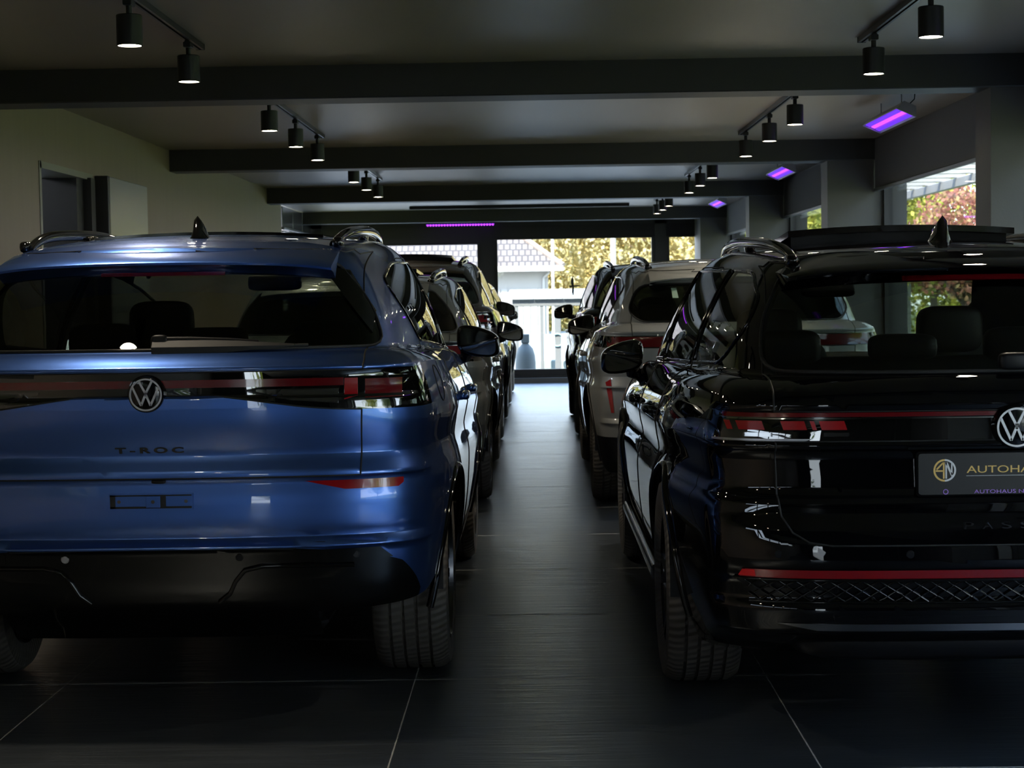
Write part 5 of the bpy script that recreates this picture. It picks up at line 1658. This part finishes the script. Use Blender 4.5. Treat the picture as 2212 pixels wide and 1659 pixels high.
def black_estate():
    root = thing('car', 'glossy black estate car with a black dealer plate, nearest in the right row', 'car', (1.335, 5.0, 0), 'cars in the right row')
    P = dict(EST); pm = M['black']; P['seat_m'] = M['leather']; P['trim_m'] = M['gloss_black']; P['clad_m'] = M['black']; P['side_step'] = M['dark_chrome']
    P['handle_m'] = M['gloss_black']
    c = build_car(P, root, pm, 2)
    spoiler(root, c, .575, pm, .375, 1.366, .72, lip=.014)
    c.patch([(-.24, 1.338), (.24, 1.338), (.24, 1.354), (-.24, 1.354)], .010, .012, 'brake_lamp', M['dark_red_lens'])
    sunroof(root, c, .41, 1.60, 2.45, .050)
    band = c.objs[11]
    pt = lambda poly, name, m, off=.0015: c.patch(poly, off, .004, name, m, band, cell=.015)
    pt([(-.80, .958), (.80, .958), (.80, .970), (-.80, .970)], 'red_light_bar', M['dark_red_lens'])
    pt([(-.80, .952), (.80, .952), (.80, .955), (-.80, .955)], 'chrome_line', M['chrome'], .003)
    pt([(-.84, .891), (-.58, .891), (-.56, .897), (-.84, .897)], 'lower_strip', M['alu'], .003)
    pt([(.84, .891), (.58, .891), (.56, .897), (.84, .897)], 'lower_strip', M['alu'], .003)
    for sg in (1, -1):
        f = (lambda p: p) if sg == 1 else mirrored
        for a, b_ in ((.690, .760), (.775, .79), (.575, .640), (.465, .535), (.548, .560)):
            pt(f([(a, .922), (b_ , .922), (b_ + .008, .947), (a + .008, .947)]), 'red_lamp', M['red_lens'])
        pt(f([(.46, .903), (.53, .903), (.53, .914), (.46, .914)]), 'reversing_lamp', M['clear_lens'])
        pt(f([(.67, .903), (.75, .903), (.75, .914), (.67, .914)]), 'reversing_lamp', M['clear_lens'])
    vw_badge(root, 0.0, .925, .055, c.ry(0, .925) - .008)
    # dealer plate
    y = c.ry(0, .80) - .012
    fr = MB(); fr.prism(rpoly([(-.277, .733), (.277, .733), (.277, .859), (-.277, .859)], .012), y - .003, y + .012, 'y')
    po = fr.build('licence_plate', M['gloss_black'], root)
    MB().prism(rpoly([(-.270, .738), (.270, .738), (.270, .853), (-.270, .853)], .010), y - .0045, y - .003, 'y').build('plate_insert', M['plate'], po)
    yy = y - .0046
    cx, cz, r = -.197, .806, .0315
    g = MB(); s2 = MB()
    for half, mb in ((0, g), (1, s2)):
        vs = []; n = 28
        for k in range(n + 1):
            a = (math.pi / 2 if half == 0 else -math.pi / 2) + math.pi * k / n
            for q in (r, r * .84):
                vs.append((cx + q * math.cos(a), yy, cz + q * math.sin(a))); vs.append((cx + q * math.cos(a), yy - .001, cz + q * math.sin(a)))
        fs = []
        for k in range(n):
            a = 4 * k
            fs += [(a + 1, a + 5, a + 7, a + 3), (a, a + 2, a + 6, a + 4), (a, a + 4, a + 5, a + 1), (a + 2, a + 3, a + 7, a + 6)]
        mb.add(vs, fs)
    def bar(mb, p, q, w):
        p = Vector(p) * r; q = Vector(q) * r; d = (q - p).normalized(); n = Vector((-d.y, d.x)) * w * r / 2
        mb.prism([(cx + a.x, cz + a.y) for a in (p + n, q + n, q - n, p - n)], yy - .001, yy, 'y')
    bar(g, (-.09, .74), (-.09, -.74), .14); bar(g, (-.80, -.05), (-.10, -.05), .13); bar(g, (-.12, .70), (-.72, .08), .14)
    bar(s2, (.12, .74), (.12, -.74), .14); bar(s2, (.13, .72), (.62, -.44), .18); bar(s2, (.62, .62), (.62, -.56), .12)
    g.build('emblem_half', M['gold'], po)['label'] = 'gold left half of a round monogram'
    s2.build('emblem_half', M['silverp'], po)['label'] = 'silver right half of a round monogram'
    text_mesh('AUTOHAUS', .03, M['gold'], 'plate_lettering', po, loc=(-.136, yy, .798), fit=(.226, .020), extrude=.0005)
    MB().box(-.137, .25, yy - .001, yy, .7895, .7905).build('plate_line', M['silverp'], po)
    text_mesh('AUTOHAUS NE', .01, M['lilac'], 'small_lettering', po, loc=(-.116, yy - .002, .7345 + .006), fit=(.150, .0105), extrude=.0004)
    MB().lathe([(.0055, -.001), (.0075, -.001), (.0075, 0), (.0055, 0)], 24, (-.195, yy - .002, .746), 'y', closed=True).build('small_emblem', M['lilac'], po)
    # model letters, one by one on the wide pitch
    for k, ch in enumerate('PASSAT'):
        text_mesh(ch, .03, M['letter_grey'], 'model_lettering', root, loc=(-.150 + k * .0525, 0, .644), fit=(.028, .0185), extrude=.0015, fn=c.ry)
    # handle ledge above the plate and small camera
    c.patch([(-.30, .866), (.30, .866), (.30, .873), (-.30, .873)], .006, .02, 'tailgate_grip', M['gloss_black'])
    # wiper
    w = MB(); yb = c.ry(.02, 1.13)
    w.superq((.02, c.ry(.02, 1.105) - .02, 1.105), (.09, .035, .05), .5, .5, 20, 10)
    w.tube([(x, c.ry(x, z) - .026, z) for x, z in ((.0, 1.108), (.14, 1.112), (.30, 1.112))], .012, 10, rs=[.016, .012, .008], flat=.7)
    w.build('rear_wiper', M['trim_black'], root, smooth=60)
    # reflector strip and honeycomb insert
    c.patch([(-.765, .506), (.765, .506), (.750, .530), (-.750, .530)], .004, .008, 'rear_reflector', M['strip_red'], cell=.03)
    for sg in (1, -1):
        f = (lambda p: p) if sg == 1 else mirrored
        c.patch(f([(.722, .509), (.768, .509), (.758, .528), (.726, .528)]), .0055, .008, 'rear_fog_lamp', M['bright_red_lens'])
    c.patch(rpoly([(-.72, .437), (.72, .437), (.775, .497), (-.775, .497)], .01), -.002, .004, 'bumper_grille', M['trim_black'], cell=.03)
    gr = MB()
    def gp(x, z): return (x, c.ry(x, z) - .006, z)
    k = -.80
    while k < .80:
        for sgn in (1, -1):
            pts = []
            for j in range(7):
                z = lerp(.437, .497, j / 6); x = k + sgn * (z - .437) * 1.55
                lim = lerp(.72, .775, j / 6)
                if abs(x) <= lim: pts.append(gp(x, z))
            if len(pts) > 2: gr.tube(pts, .0030, 6)
        k += .0465
    gr.build('grille_mesh', M['gloss_black'], root, smooth=60)
    for zz, xx in ((.4335, .735), (.501, .78)):
        gr2 = MB().tube([gp(lerp(-xx, xx, j / 40), zz) for j in range(41)], .0045, 6)
        gr2.build('grille_surround', M['gloss_black'], root, smooth=60)
    c.patch([(-.55, .352), (.55, .352), (.66, .372), (-.66, .372)], .004, .01, 'diffuser_trim', M['dark_chrome'], cell=.03)
    for x in (-.66, -.30, .30, .66):
        MB().lathe([(0, -.002), (.010, -.002), (.0105, 0), (.012, 0), (.012, .003), (0, .003)], 24, (x, c.ry(x, .575), .575), 'y').build('parking_sensor', M['letter_grey'], root, smooth=50)
    MB().superq((0, .40, .30), (1.2, .45, .14), .4, .4, 24, 10).build('rear_silencer', M['trim_black'], root, smooth=60)
    return root
black_estate()

# ------------------------------------------------------------------ the cars behind
def small_tail(c, root, body='red'):
    P = c.P; sz = P['H'] / 1.57; sx = P['side'][4][1] / .912
    b = c.objs.get(11)
    if b is None: return
    f1 = [(.30 * sx, .99 * sz), (.80 * sx, .99 * sz), (.80 * sx, 1.075 * sz), (.30 * sx, 1.075 * sz)]
    for sg in (1, -1):
        f = (lambda p: p) if sg == 1 else mirrored
        c.patch(f(f1), .0015, .004, 'red_lamp', M['dark_red_lens'], b, cell=.03)

def row_car(P, pm, loc, label, group, lod=1, **k):
    root = thing('car', label, 'car', loc, group)
    c = build_car(P, root, pm, lod)
    return root, c
LG, RG = 'cars in the left row', 'cars in the right row'

# B: low grey hatchback
P = scaled(SUV, 4.28, .895, 1.475, rim_m=M['alloy'], side_m=M['tint'], glass_m=M['tint_dark'], fin_y=.6, mir_out=.05)
root, c = row_car(P, M['grey'], (-1.165, 10.75, 0), 'grey hatchback directly in front of the blue car, its sunroof tilted open', LG)
small_tail(c, root); spoiler(root, c, .51, M['grey'], .24, 1.337, .58)
sunroof(root, c, .40, 1.0, 1.7, .040)
# C: tall dark sports utility car
P = scaled(SUV, 4.50, .915, 1.66, side_m=M['tint'], glass_m=M['tint_dark'], R=.355, mir_out=.06)
root, c = row_car(P, M['brown'], (-1.185, 15.4, 0), 'tall dark sports utility car third in the left row, its sunroof raised', LG)
small_tail(c, root); spoiler(root, c, .57, M['brown'], .24, 1.506, .62)
sunroof(root, c, .44, 1.0, 2.0, .050)
# D: dark car at the head of the left row
P = scaled(SUV, 4.25, .89, 1.50, side_m=M['tint'], glass_m=M['tint_dark'], mir_out=-.08)
root, c = row_car(P, M['black'], (-1.16, 20.7, 0), 'dark car at the far end of the left row, only its mirror and flank showing', LG, 0)
small_tail(c, root)
# F: pale grey crossover
P = scaled(SUV, 4.45, .905, 1.535, side_m=M['tint'], glass_m=M['tint_dark'], R=.345, clad_m=M['trim_black'], arch_m=M['trim_black'], rg_y=1.0, mir_out=-.045,
           rear_glass=rpoly([(-.60, 1.135), (.60, 1.135), (.665, 1.20), (.60, 1.36), (-.60, 1.36), (-.665, 1.20)], [.05, .05, .05, .09, .09, .05]),
           band=[rpoly([(-1, .985), (1, .985), (1, 1.055), (-1, 1.055)], 0)], band_y=.62,
           clad=[[(-1, 0), (.60, 0), (.60, .44), (-1, .485)], [(-1, 0), (6, 0), (6, .30), (-1, .30)]])
root, c = row_car(P, M['silver'], (1.225, 10.55, 0), 'pale grey crossover with a full-width dark red lamp, second in the right row', RG, 2)
b = c.objs[11]
c.patch([(-.80, .99), (.80, .99), (.80, 1.05), (-.80, 1.05)], .0015, .004, 'red_light_bar', M['dark_red_lens'], b, cell=.03)
for sg in (1, -1):
    f = (lambda p: p) if sg == 1 else mirrored
    c.patch(f([(.765, .60), (.782, .60), (.812, .78), (.782, .80)]), .004, .008, 'rear_reflector', M['red_lens'])
c.patch([(-.40, 1.275), (-.365, 1.275), (-.375, 1.335), (-.405, 1.335)], .003, .002, 'paper_tag', mat('pale_green_paper', (0.35, 0.50, 0.42), 0.7))
spoiler(root, c, .53, M['silver'], .30, 1.39, .62)
vw_badge(root, 0, .93, .05, c.ry(0, .93) - .008)
# G: black sports utility car at the head of the right row
P = scaled(SUV, 4.45, .905, 1.60, side_m=M['tint'], glass_m=M['tint_dark'], R=.35, mir_out=.12)
root, c = row_car(P, M['black'], (1.235, 15.85, 0), 'black sports utility car with roof rails at the far end of the right row', RG, 1)
small_tail(c, root); spoiler(root, c, .54, M['black'], .24, 1.452, .60)
